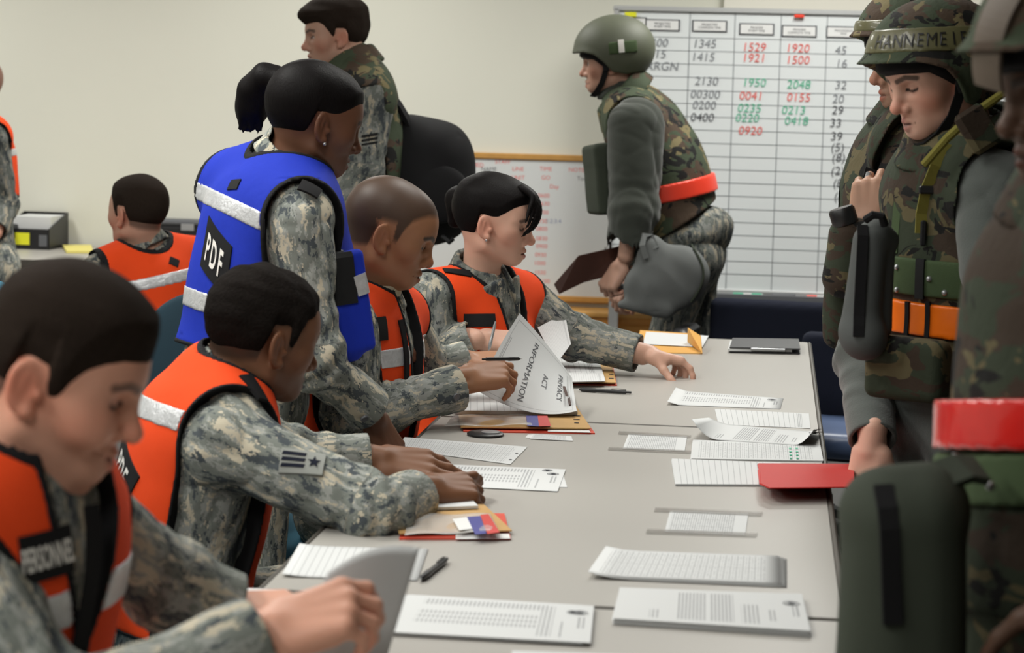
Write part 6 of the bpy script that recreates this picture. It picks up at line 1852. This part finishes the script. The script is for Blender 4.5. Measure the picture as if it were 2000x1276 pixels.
# ---- helmeted airman before the gridded board
if want(7):
    H = Head(P(1196, 124, 7.92), -96, 5, -2, 1.0)
    Nk = P(1222, 206, 7.95); Ch = P(1286, 312, 7.97); Pv = P(1345, 495, 7.99)
    hL = Hand(P(1215, 515, 7.74), rfu(-.5, -.1, -.8), rfu(-.6, -.6, .3), 'L', 1.02, ((60, 70, 40),) * 4, thumb=(.75, .5, -.5), tflex=30)
    hR = Hand(P(1232, 540, 8.12), rfu(-.5, -.1, -.8), rfu(0, -.3, .9), 'R', 1.02, ((40, 50, 30),) * 4)
    p7 = Person('person in a plain olive helmet and grey fleece, walking left past the gridded board', H, Nk, Ch, Pv, -98,
                {'L': dict(E=P(1238, 410, 7.72), W=P(1222, 500, 7.72), hand=hL, sl=1.55, up=.0, fold=.007), 'R': dict(E=P(1255, 410, 8.14), W=P(1235, 530, 8.12), hand=hR, sl=1.2)}, res=.0045, girth=1.05, sh={'L': P(1242, 248, 7.74), 'R': P(1262, 230, 8.14)})
    p7.skin((.52, .31, .23), tintkw=dict(hair=(.02, .016, .013), flush=.4, brow=.8, eye='open'))
    p7.jacket('fleece_dark', r=(.070, .058, .050), fold=.008, torso_fold=.008, collar_h=.035, res=.006)
    v = flak(p7, 'wood_far', t=.034, arm=.118, hem=-.46, res=.006, shin=-.01)
    f, l, u = p7.CF.T
    # coral reflective belt
    T = p7.mk_torso(0.0); bc = P(1340, 367, 7.9); bn = nrm(rfu(-.22, 0, 1))
    def bb(d, x, y, z): return np.maximum(np.maximum(d - F32(.045), -(d - F32(.02))), np.abs((x - F32(bc[0])) * F32(bn[0]) + (y - F32(bc[1])) * F32(bn[1]) + (z - F32(bc[2])) * F32(bn[2])) - F32(.031))
    V, Q = mesh_field(T, .005, .06, bb, reach=.06); link('reflective_belt', mesh_np('reflective_belt', V, Q), M['belt_coral'], p7.root)
    helmet(p7, 'olive_helmet', .0045, brim=.006)
    helmet_band(p7, p7.root, 'olive', .030, .072, .006, 'name_tape', -.10, .00, side=1)
    q = H.L(-.005, .125, .050); 
    hl = grid_patch('rank_tab', lambda x, y, z: p7.helm(x, y, z) - F32(.006), H.L(-.045, .13, .056), H.R[:, 0], H.R[:, 2], .020, .046, 'letter_white', p7.root, .002, n=H.R[:, 1], nx=4, ny=6)
    skull_cap(p7, dz=-.012); chin_strap(p7)
    F = Field(); F.u(Ring(lerp(Nk, H.L(-.022, 0, -.045), .5), frame_from(p7.fwd, UU), .066, .035, .012, .2, 1.1)); V, Q = mesh_field(F, .005, .01); link('neck_gaiter', mesh_np('neck_gaiter', V, Q), M['fleece_dark'], p7.root)
    # front pouch of the vest
    R3 = frame_from(nrm(rfu(-1, -.25, -.1)), nrm(rfu(-.28, 0, 1)))
    F = Field(); F.u(Box(P(1178, 350, 7.86), (.05, .09, .125), R3, .015)); F.u(Box(P(1186, 305, 7.86), (.06, .085, .035), R3, .015), .02); V, Q = mesh_field(F, .006, .02, lambda d, x, y, z: d + F32(.003) * wob(x, y, z, 30, .9)); link('chest_pouch', mesh_np('chest_pouch', V, Q), M['greybag_dark'], p7.root)
    # rumpled blouse hem below the vest
    F = Field(); F.u(Ell(P(1345, 458, 7.98), (.16, .185, .09), p7.PF)); F.u(Ell(P(1385, 455, 7.98), (.07, .12, .06)), .04)
    V, Q = mesh_field(F, .006, .02, lambda d, x, y, z: d + F32(.010) * wob(x, y, z, 34, .3)); link('blouse_hem', mesh_np('blouse_hem', V, Q, gco=V), M['abu_far'], p7.root)
    stand_legs(p7, 'abu_far', .10)
    gm_ = thing('carry_bag', 'soft grey cloth bag hanging from the helmeted airman\'s hand before the board', 'bag', P(1290, 600, 7.7))
    F = Field(); F.u(Ell(P(1322, 540, 7.70), (.118, .070, .115))); F.u(Ell(P(1258, 555, 7.68), (.075, .055, .085), Rz_along(rfu(.5, 0, .9), RR)), .06); F.u(Ell(P(1270, 490, 7.68), (.045, .045, .060), Rz_along(rfu(.25, 0, 1), RR)), .06); F.u(Cap(P(1212, 596, 7.66), P(1300, 606, 7.68), .016, .026), .05)
    for a_, b_, r_ in (((1282, 478, 7.60), (1300, 560, 7.60), .010), ((1262, 490, 7.61), (1240, 585, 7.61), .008), ((1300, 500, 7.60), (1352, 560, 7.61), .006)): F.s_(Cap(P(*a_), P(*b_), r_), .045)
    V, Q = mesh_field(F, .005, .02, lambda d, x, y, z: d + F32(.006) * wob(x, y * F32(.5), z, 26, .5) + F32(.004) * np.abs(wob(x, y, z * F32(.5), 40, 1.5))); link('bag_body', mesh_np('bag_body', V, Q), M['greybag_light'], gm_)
    sb = lambda x, y, z: F.ev(x, y, z) - F32(.001)
    sp = np.array([P(1352 + 26 * math.sin(t * 3.1), 486 + 116 * t, 7.45) for t in np.linspace(0, 1, 12)])
    q = march(sb, sp, np.tile(nrm(FF + .05 * RR), (12, 1)), far=.6)
    MB().tube(list(q), .0045, 8).build('piping', M['greybag_dark'], gm_, smooth=True)
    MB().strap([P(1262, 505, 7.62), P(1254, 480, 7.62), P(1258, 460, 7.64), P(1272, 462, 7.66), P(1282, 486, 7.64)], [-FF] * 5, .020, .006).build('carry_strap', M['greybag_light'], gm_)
    bf = thing('leather_folder', 'dark brown folder jutting left from the helmeted airman\'s grip', 'folder', P(1160, 560, 7.72))
    pts = [P(1082, 556, 7.66), P(1130, 500, 7.70), P(1225, 478, 7.80), P(1232, 528, 7.80), P(1140, 552, 7.72), P(1092, 575, 7.66)]
    m = MB(); m.add(pts + [p_ + FF * .018 for p_ in pts], [tuple(range(6)), tuple(reversed(range(6, 12)))] + [(i, i + 6, (i + 1) % 6 + 6, (i + 1) % 6) for i in range(6)]); m.build('cover', M['brown_leather'], bf)
    m = MB(); pts = [P(1100, 558, 7.69), P(1140, 525, 7.72), P(1226, 505, 7.81), P(1230, 522, 7.81), P(1140, 547, 7.735), P(1102, 566, 7.69)]; m.add([p_ + FF * .004 for p_ in pts] + [p_ + FF * .012 for p_ in pts], [tuple(range(6)), tuple(reversed(range(6, 12)))] + [(i, i + 6, (i + 1) % 6 + 6, (i + 1) % 6) for i in range(6)]); m.build('page_block', M['p_blank'], bf)
    tag(MB().box(P(1208, 562, 7.86), (.075, .03, .028), None, .004).build('small_case', M['grey_plastic']), 'small grey case tucked behind the soft grey bag', 'case')

# ---- seated airman at the back table
if want(8):
    H = Head(P(268, 420, 7.30), -128, 3, 2, 1.0)
    Nk = P(290, 492, 7.34); Ch = P(308, 600, 7.34); Pv = P(318, 770, 7.34)
    hL = Hand(P(150, 560, 7.75), rfu(-.4, .8, -.1), UU, 'L'); hR = Hand(P(300, 570, 7.85), rfu(-.4, .8, -.1), UU, 'R')
    p8 = Person('person in an orange vest seated with back turned, before the back table', H, Nk, Ch, Pv, -146,
                {'L': dict(E=P(205, 640, 7.45), W=P(170, 575, 7.66), hand=hL), 'R': dict(E=P(395, 640, 7.55), W=P(320, 590, 7.78), hand=hR)}, res=.0045)
    p8.skin((.50, .29, .21), tintkw=dict(hair=(.02, .015, .012), flush=.5, shaved=.8, brow=.8))
    V, Q = H.hair(1.0, 1.2, None, .0042, .0006, fade=.04); link('hair', mesh_np('hair', V, Q), M['hair_brown'], p8.root)
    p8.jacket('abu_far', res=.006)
    g = p8.vest_g(neck=.086, arm=.088, gap=(.01, .04), hem=-.42)
    v = p8.vest('orange', g, bands=[(P(335, 545, 7.2), rfu(-.22, 0, 1), .020)], t=.014, res=.0055)
    decal(p8, p8.surf(), 340, 512, 7.3, rfu(1, 0, -.1), .034, .03, 'mesh_black', v, 'hook_patch')
    f, l, u = p8.CF.T
    stl = rfu(0, 0, 0)
    seat_legs(p8)

# ---- figure cut by the left edge
if want(9):
    H = Head(P(-48, 172, 8.45), -50, 5, 0, 1.0)
    Nk = P(-46, 252, 8.5); Ch = P(-40, 350, 8.5); Pv = P(-30, 520, 8.5)
    hR = Hand(P(-20, 470, 8.3), rfu(-.3, -.1, -.9), rfu(-.5, -.8, 0), 'L')
    p9 = Person('person in an orange vest cut off by the left edge of the picture', H, Nk, Ch, Pv, -60,
                {'L': dict(E=P(8, 400, 8.42), W=P(-10, 455, 8.3), hand=hR), 'R': dict(E=P(-140, 400, 8.6), W=P(-130, 470, 8.4))}, res=.005)
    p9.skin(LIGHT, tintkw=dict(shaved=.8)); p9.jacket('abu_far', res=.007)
    g = p9.vest_g(neck=.09, arm=.060, hem=-.27, shin=.05); p9.vest('orange', g, bands=[(P(10, 298, 8.4), UU, .016)], t=.02, res=.006, trimw=.003); stand_legs(p9)
# ---- helmeted airman handing over the red folders
if want(10):
    H = Head(P(1832, 150, 4.30), -66, 18, -3, 1.0, nose=1.0)
    Nk = P(1888, 292, 4.36); Ch = P(1886, 455, 4.38); Pv = P(1858, 760, 4.42)
    hR = Hand(P(1702, 868, 4.33), rfu(-.12, -.12, -.98), rfu(-.55, -.80, .1), 'R', 1.0, ((50, 60, 35), (54, 62, 35), (58, 62, 35), (60, 62, 35)), (5, 1, -3, -8), (.70, .50, -.55), 22)
    hL = Hand(P(1990, 815, 4.05), rfu(-.2, .1, -.95), rfu(0, -1, 0), 'L', 1.0, ((40, 50, 30),) * 4)
    p10 = Person('person in a camouflage helmet and body armor, eyes down, holding the red folders', H, Nk, Ch, Pv, -58,
                 {'R': dict(E=P(1690, 700, 4.50), W=P(1704, 860, 4.34), hand=hR, sl=1.0, up=.0, fold=.012), 'L': dict(E=P(1960, 640, 4.12), W=P(1990, 800, 4.06), hand=hL, sl=1.15)}, res=.0030, girth=.94,
                 sh={'R': P(1800, 400, 4.55), 'L': P(1945, 385, 4.18)})
    p10.skin((.70, .42, .32), tintkw=dict(hair=(.035, .025, .018), flush=.5, brow=.85, lips=(.44, .19, .17)))
    p10.jacket('fleece', r=(.074, .060, .045), fold=.010, torso_fold=.004)
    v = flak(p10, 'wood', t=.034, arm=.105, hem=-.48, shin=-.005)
    helmet(p10, 'wood_far', .0035, True, brim=.020, tip=17, dz=-.020); skull_cap(p10); chin_strap(p10)
    hb = helmet_band(p10, p10.root, 'tape_olive', .048, .094, .0028, 'name_tape', -.07, .2, dz=-.020)
    Rr = p10.hh.R; sfh = lambda x, y, z: p10.helm(x, y, z) - F32(.0034)
    for i, chh in enumerate('HANNEMEIER'):
        th = math.radians(4 + i * 9.2)
        d = Rr[:, 0] * math.cos(th) + Rr[:, 1] * math.sin(th)
        o_ = p10.hh.L(-.012, 0, .071) + d * .13
        t_ = -Rr[:, 0] * math.sin(th) + Rr[:, 1] * math.cos(th)
        letters('lettering', sfh, chh, o_, t_, Rr[:, 2], .026, 'black_plastic', hb, thick=.002, n=d, sx=.8, bold=.0, start=.05)
    # web gear: waist belt, orange reflective belt, shoulder strap
    T = p10.mk_torso(0.0)
    def around(name, mat, c, n, hw, t0, t1, parent):
        c = np.asarray(c, float); n = nrm(n)
        def bb(d, x, y, z): return np.maximum(np.maximum(d - F32(t1), -(d - F32(t0))), np.abs((x - F32(c[0])) * F32(n[0]) + (y - F32(c[1])) * F32(n[1]) + (z - F32(c[2])) * F32(n[2])) - F32(hw))
        V, Q = mesh_field(T, .0045, .08, bb, reach=.08)
        return link(name, mesh_np(name, V, Q), M[mat], parent)
    nb = nrm(rfu(.02, 0, 1))
    wbt = around('web_belt', 'olive', P(1800, 545, 4.25), nb, .036, .02, .044, p10.root)
    obt = around('reflective_belt', 'belt_orange', P(1780, 626, 4.25), nrm(rfu(.04, 0, 1)), .032, .02, .048, p10.root)
    sfb = lambda off: (lambda x, y, z: T.ev(x, y, z) - F32(off))
    nn = nrm(rfu(-.55, -.83, 0)); rx = nrm(rfu(.83, -.55, 0))
    for px in (1772, 1812): decal(p10, sfb(.048), px, 624, 4.25, rx, .010, .070, 'black_cloth', obt, 'belt_slide', nx=3)
    for px, py in ((1752, 522), (1752, 566), (1815, 545), (1845, 572)):
        q = march(sfb(.044), np.array([P(px, py, 4.1)]), nrm(P(px, py, 4.4) - P(px, py, 4.1))[None])[0]; V, Q = mesh_field(Field([(Ell(q, (.006, .006, .006)), 'u', 0)]), .002, .003); link('grommet', mesh_np('grommet', V, Q), M['silver'], wbt)
    decal(p10, sfb(.044), 1797, 545, 4.25, rx, .020, .078, 'black_metal', wbt, 'belt_buckle', thick=.004, nx=4)
    sp = [P(1880, 285, 4.08), P(1862, 330, 4.06), P(1850, 380, 4.05), P(1845, 430, 4.05), P(1842, 470, 4.06)]
    q = march(sfb(.040), np.array(sp), np.tile(FF, (5, 1)))
    MB().strap(list(q), [-FF] * 5, .030, .006).build('shoulder_strap', M['olive_strap'], p10.root)
    MB().box(q[2] - FF * .006, (.040, .010, .016), None, .003).build('strap_slide', M['black_plastic'], p10.root)
    MB().box(q[4] - FF * .006, (.012, .008, .05), None, .003).build('snap_hook', M['black_metal'], p10.root)
    decal(p10, sfb(.036), 1752, 430, 4.25, rfu(.05, 0, 1), .13, .026, 'olive', v, 'name_strip')
    # lower pouch of the vest
    R3 = frame_from(nn, UU); F = Field(); F.u(Box(P(1772, 722, 4.22), (.035, .080, .058), R3, .02)); F.u(Box(P(1745, 685, 4.22), (.03, .03, .022), R3, .01), .01)
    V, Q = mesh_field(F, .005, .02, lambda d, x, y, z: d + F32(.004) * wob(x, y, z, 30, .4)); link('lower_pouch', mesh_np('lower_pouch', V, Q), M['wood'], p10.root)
    # shoulder pad edge and green flap near the neck
    R3 = frame_from(nrm(rfu(.3, -.9, .3)), nrm(rfu(-.5, 0, .85))); MB().box(P(1910, 252, 4.12), (.02, .07, .085), R3, .008).build('shoulder_flap', M['wood'], v)
    MB().tube([P(1805, 322, 4.17), P(1850, 270, 4.14), P(1905, 220, 4.13), P(1960, 182, 4.14)], .0085, 8).build('collar_edge', M['olive_strap'], v, smooth=True)
    # slung mask carrier: grey bag
    mb = thing('mask_carrier', 'grey zipped cloth carrier hanging at the front of the red-folder holder', 'bag', P(1690, 690, 4.2))
    F = Field(); F.u(Cap(P(1700, 475, 4.20), P(1682, 640, 4.20), .036, .040)); F.u(Cap(P(1712, 452, 4.20), P(1732, 470, 4.22), .022, .022), .03); F.u(Ell(P(1690, 664, 4.20), (.042, .050, .040)), .03); F.u(Cap(P(1726, 480, 4.22), P(1718, 640, 4.22), .022, .026), .006)
    V, Q = mesh_field(F, .0045, .02, lambda d, x, y, z: d + F32(.004) * wob(x, y, z * F32(.4), 30, .6)); link('carrier_body', mesh_np('carrier_body', V, Q), M['greybag'], mb)
    bs = lambda x, y, z: F.ev(x, y, z) - F32(.002)
    zp = march(bs, np.array([P(1706 - 1.2 * i, 450 + 20 * i, 4.05) for i in range(12)]), np.tile(FF, (12, 1)))
    MB().strap(list(zp), [-FF] * 12, .020, .008).build('zip', M['black_cloth'], mb)
    MB().tube([P(1690, 430, 4.14), P(1705, 420, 4.13), P(1722, 422, 4.13), P(1728, 440, 4.14)], .008, 8).build('handle', M['black_cloth'], mb, smooth=True)
    stand_legs(p10, 'fleece', .03)

# ---- soldier standing behind, mostly hidden
if want(11):
    H = Head(P(1792, 116, 4.95), -74, 12, 0, 1.0)
    Nk = P(1825, 240, 5.0); Ch = P(1780, 400, 5.02); Pv = P(1780, 740, 5.06)
    hL = Hand(P(1690, 448, 4.66), rfu(.12, .1, .95), rfu(-.35, -.92, .15), 'L', 1.02, ((45, 55, 35), (50, 60, 35), (55, 60, 35), (58, 60, 35)), (5, 1, -3, -8), (.72, .48, -.5), 25)
    p11 = Person('person in a helmet and dark woodland armor, hand at the chest, behind the red-folder holder', H, Nk, Ch, Pv, -75,
                 {'L': dict(E=P(1672, 600, 4.78), W=P(1686, 470, 4.67), hand=hL, up=-.02), 'R': dict(E=P(1760, 560, 5.25), W=P(1760, 640, 5.15))}, res=.0036, sh={'L': P(1790, 300, 4.84), 'R': P(1800, 290, 5.2)})
    p11.skin((.50, .29, .20), tintkw=dict(hair=(.05, .035, .025), flush=.4, stubble=.4))
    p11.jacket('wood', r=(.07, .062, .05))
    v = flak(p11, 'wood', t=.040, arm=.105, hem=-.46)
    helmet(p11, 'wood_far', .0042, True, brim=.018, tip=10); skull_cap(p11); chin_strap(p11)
    helmet_band(p11, p11.root, 'tape_olive', .060, .086, .0055, 'cover_band')
    MB().strap([P(1700, 330, 4.70), P(1692, 360, 4.69), P(1680, 385, 4.69), P(1668, 402, 4.70)], [-FF] * 4, .022, .006).build('rifle_sling', M['black_cloth'], p11.root)
    MB().tube([P(1697, 338, 4.68), P(1689, 362, 4.67), P(1680, 380, 4.67)], .006, 8).build('sling_clip', M['silver'], p11.root, smooth=True)
    ct = thing('canteen', 'olive canteen cover with a black screw cap at the hip of the hidden soldier', 'canteen', P(1660, 520, 4.62))
    F = Field(); F.u(Box(P(1664, 505, 4.64), (.055, .045, .085), Rz_along(rfu(.1, 0, 1), RR), .04)); V, Q = mesh_field(F, .005, .02, lambda d, x, y, z: d + F32(.004) * wob(x, y, z, 30, .6)); link('cover', mesh_np('cover', V, Q), M['wood'], ct)
    ax = nrm(rfu(.25, 0, 1)); MB().lathe([(.026, 0), (.028, .006), (.028, .030), (.024, .036), (0, .037)], P(1652, 438, 4.62), 22, Rz_along(nrm(rfu(-.35, 0, 1)), RR)).build('screw_cap', M['black_plastic'], ct, smooth=True)
    F = Field(); F.u(Box(P(1650, 600, 4.74), (.045, .05, .09), None, .03)); V, Q = mesh_field(F, .006, .02, lambda d, x, y, z: d + F32(.006) * wob(x, y, z, 30, .2)); link('ammunition_pouch', mesh_np('ammunition_pouch', V, Q), M['wood'], p11.root)
    stand_legs(p11, 'wood')

# ---- dark foreground soldier at the right edge
if want(12):
    H = Head(P(2122, 175, 2.62), -74, 10, -2, 1.0)
    Nk = P(2170, 400, 2.66); Ch = P(2150, 690, 2.66); Pv = P(2110, 1120, 2.68)
    hL = Hand(P(2120, 1150, 2.4), rfu(-.2, .1, -.95), rfu(0, -1, 0), 'L')
    p12 = Person('person in woodland armor with a wide shiny red belt at the right edge', H, Nk, Ch, Pv, -66,
                 {'L': dict(E=P(2180, 850, 2.42), W=P(2150, 1080, 2.38), hand=hL), 'R': dict(E=P(2010, 800, 2.9), W=P(1960, 1000, 2.86))}, res=.0042, sh={'L': P(2230, 520, 2.46), 'R': P(2100, 500, 2.84)})
    p12.skin((.10, .055, .036), tintkw=dict(hair=(.02, .016, .013), flush=.1))
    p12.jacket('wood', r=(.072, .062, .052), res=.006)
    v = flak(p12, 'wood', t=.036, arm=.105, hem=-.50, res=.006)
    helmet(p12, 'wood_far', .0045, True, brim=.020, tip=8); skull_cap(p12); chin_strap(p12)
    T12 = p12.mk_torso(0.0)
    decal(p12, lambda x, y, z: p12.helm(x, y, z) - F32(.006), 1930, 70, 2.5, rfu(.8, -.5, -.2), .05, .12, 'tape_tan', p12.root, 'helmet_tape', thick=.002)
    def around2(name, mat, c, n, hw, t0, t1):
        c = np.asarray(c, float); n = nrm(n)
        def bb(d, x, y, z): return np.maximum(np.maximum(d - F32(t1), -(d - F32(t0))), np.abs((x - F32(c[0])) * F32(n[0]) + (y - F32(c[1])) * F32(n[1]) + (z - F32(c[2])) * F32(n[2])) - F32(hw))
        V, Q = mesh_field(T12, .005, .08, bb, reach=.08); return link(name, mesh_np(name, V, Q), M[mat], p12.root)
    around2('reflective_belt', 'belt_red', P(1930, 830, 2.5), nrm(rfu(-.02, .15, 1)), .030, .02, .052)
    wb2 = around2('web_belt', 'olive', P(1900, 945, 2.5), nrm(rfu(-.06, .15, 1)), .030, .02, .050)
    for px, py in ((1865, 895), (1870, 980), (1935, 950)):
        q = march(lambda x, y, z: T12.ev(x, y, z) - F32(.056), np.array([P(px, py, 2.2)]), nrm(P(px, py, 2.6) - P(px, py, 2.2))[None])[0]; V, Q = mesh_field(Field([(Sph(q, .006), 'u', 0)]), .002, .003); link('grommet', mesh_np('grommet', V, Q), M['silver'], wb2)
    pc = thing('hip_bag', 'large dark green cloth bag hanging at the hip of the foreground soldier', 'bag', P(1750, 1300, 2.5))
    F = Field(); F.u(Box(P(1770, 1230, 2.52), (.060, .075, .17), Rz_along(rfu(-.05, 0, 1), RR), .045)); F.u(Cap(P(1712, 1010, 2.5), P(1705, 1330, 2.5), .028, .045), .03); F.u(Cap(P(1722, 990, 2.5), P(1815, 985, 2.52), .028, .04), .04)
    V, Q = mesh_field(F, .006, .02, lambda d, x, y, z: d + F32(.006) * wob(x, y, z * F32(.3), 30, .6)); link('bag_body', mesh_np('bag_body', V, Q), M['greybag_dark'], pc)
    bs = lambda x, y, z: F.ev(x, y, z)
    zp = march(lambda x, y, z: bs(x, y, z) - F32(.002), np.array([P(1775 + 2 * i, 1005 + 40 * i, 2.3) for i in range(8)]), np.tile(FF, (8, 1)))
    MB().strap(list(zp), [-FF] * 8, .022, .008).build('zip', M['black_cloth'], pc)
    MB().strap([P(1800, 965, 2.50), P(1840, 930, 2.50), P(1880, 915, 2.51), P(1915, 920, 2.52)], [rfu(0, -.5, 1)] * 4, .045, .010).build('carry_strap', M['greybag_dark'], pc)
    stand_legs(p12, 'wood')

# ------------------------------------------------------------------ chairs of the sitters and the dark ones beyond
for pp, lab in ((globals().get('p1'), 'teal chair under the nearest smiling airman'), (globals().get('p2'), 'teal chair under the airman with cropped black hair'), (globals().get('p4'), 'teal chair under the airman with the shaved head'), (globals().get('p5'), 'teal chair under the woman with the side fringe'), (globals().get('p8'), 'slate teal chair whose back shows below the seated airman\'s orange vest')):
    if pp is None: continue
    f = nrm(pp.fwd * np.array([1, 1, 0])); an = math.degrees(math.atan2(f[1], f[0])); c = pp.Pv - f * .04
    chair(lab, c[0], c[1], an, 'slate_teal' if pp is globals().get('p8') else 'teal', h=.84 if pp is not globals().get('p8') else .80, w=.44, group=None)
q = P(1520, 690, 7.6); chair('dark navy chair with black arms at the far end of the table', q[0], q[1], 262, 'navy', h=.77, w=.56, arms=True, round_back=False)
q = P(1655, 735, 6.75); chair('chair with a shiny blue seat standing right of the table end', q[0] + .05, q[1] + .1, 262, 'navy', h=.74, w=.44, castors=False, seat_mat='blueseat', round_back=False)
# ------------------------------------------------------------------ light and camera
cam = bpy.data.cameras.new('camera'); co = bpy.data.objects.new('camera', cam); COL.objects.link(co)
cam.sensor_width = 36.0; cam.sensor_fit = 'HORIZONTAL'; cam.lens = FPX / W_PX * 36.0
co.matrix_world = Matrix(((_rt[0], _up[0], -_fw[0], 0), (_rt[1], _up[1], -_fw[1], 0), (_rt[2], _up[2], -_fw[2], CAM_H), (0, 0, 0, 1)))
cam.clip_start = .05; cam.clip_end = 60
cam.dof.use_dof = True; cam.dof.focus_distance = 5.15; cam.dof.aperture_fstop = 6.0
SC.camera = co
def troffer(x, y, e, w=.55, l=1.15, col=(1.0, .985, .93)):
    f = thing('ceiling_light', 'long recessed ceiling light above the room', 'lamp', (x, y, CZ), 'ceiling lights')
    MB().box((x, y, CZ - .012), (w + .06, l + .06, .02)).build('housing', M['white_plastic'], f)
    la = bpy.data.lights.new('lamp', 'AREA'); la.shape = 'RECTANGLE'; la.size = w; la.size_y = l; la.energy = e; la.color = col; la.spread = math.radians(162)
    o = bpy.data.objects.new('lamp', la); COL.objects.link(o); o.location = (x, y, CZ - .03)
for x, y, e in LIGHTS: troffer(x, y, e)
wd = bpy.data.worlds.new('world'); SC.world = wd; wd.use_nodes = True
wd.node_tree.nodes['Background'].inputs[0].default_value = (.9, .93, 1, 1); wd.node_tree.nodes['Background'].inputs[1].default_value = .05
vs = SC.view_settings; vs.view_transform = 'Standard'; vs.look = 'None'; vs.exposure = EXPOSURE; vs.gamma = 1.0; vs.use_curve_mapping = False
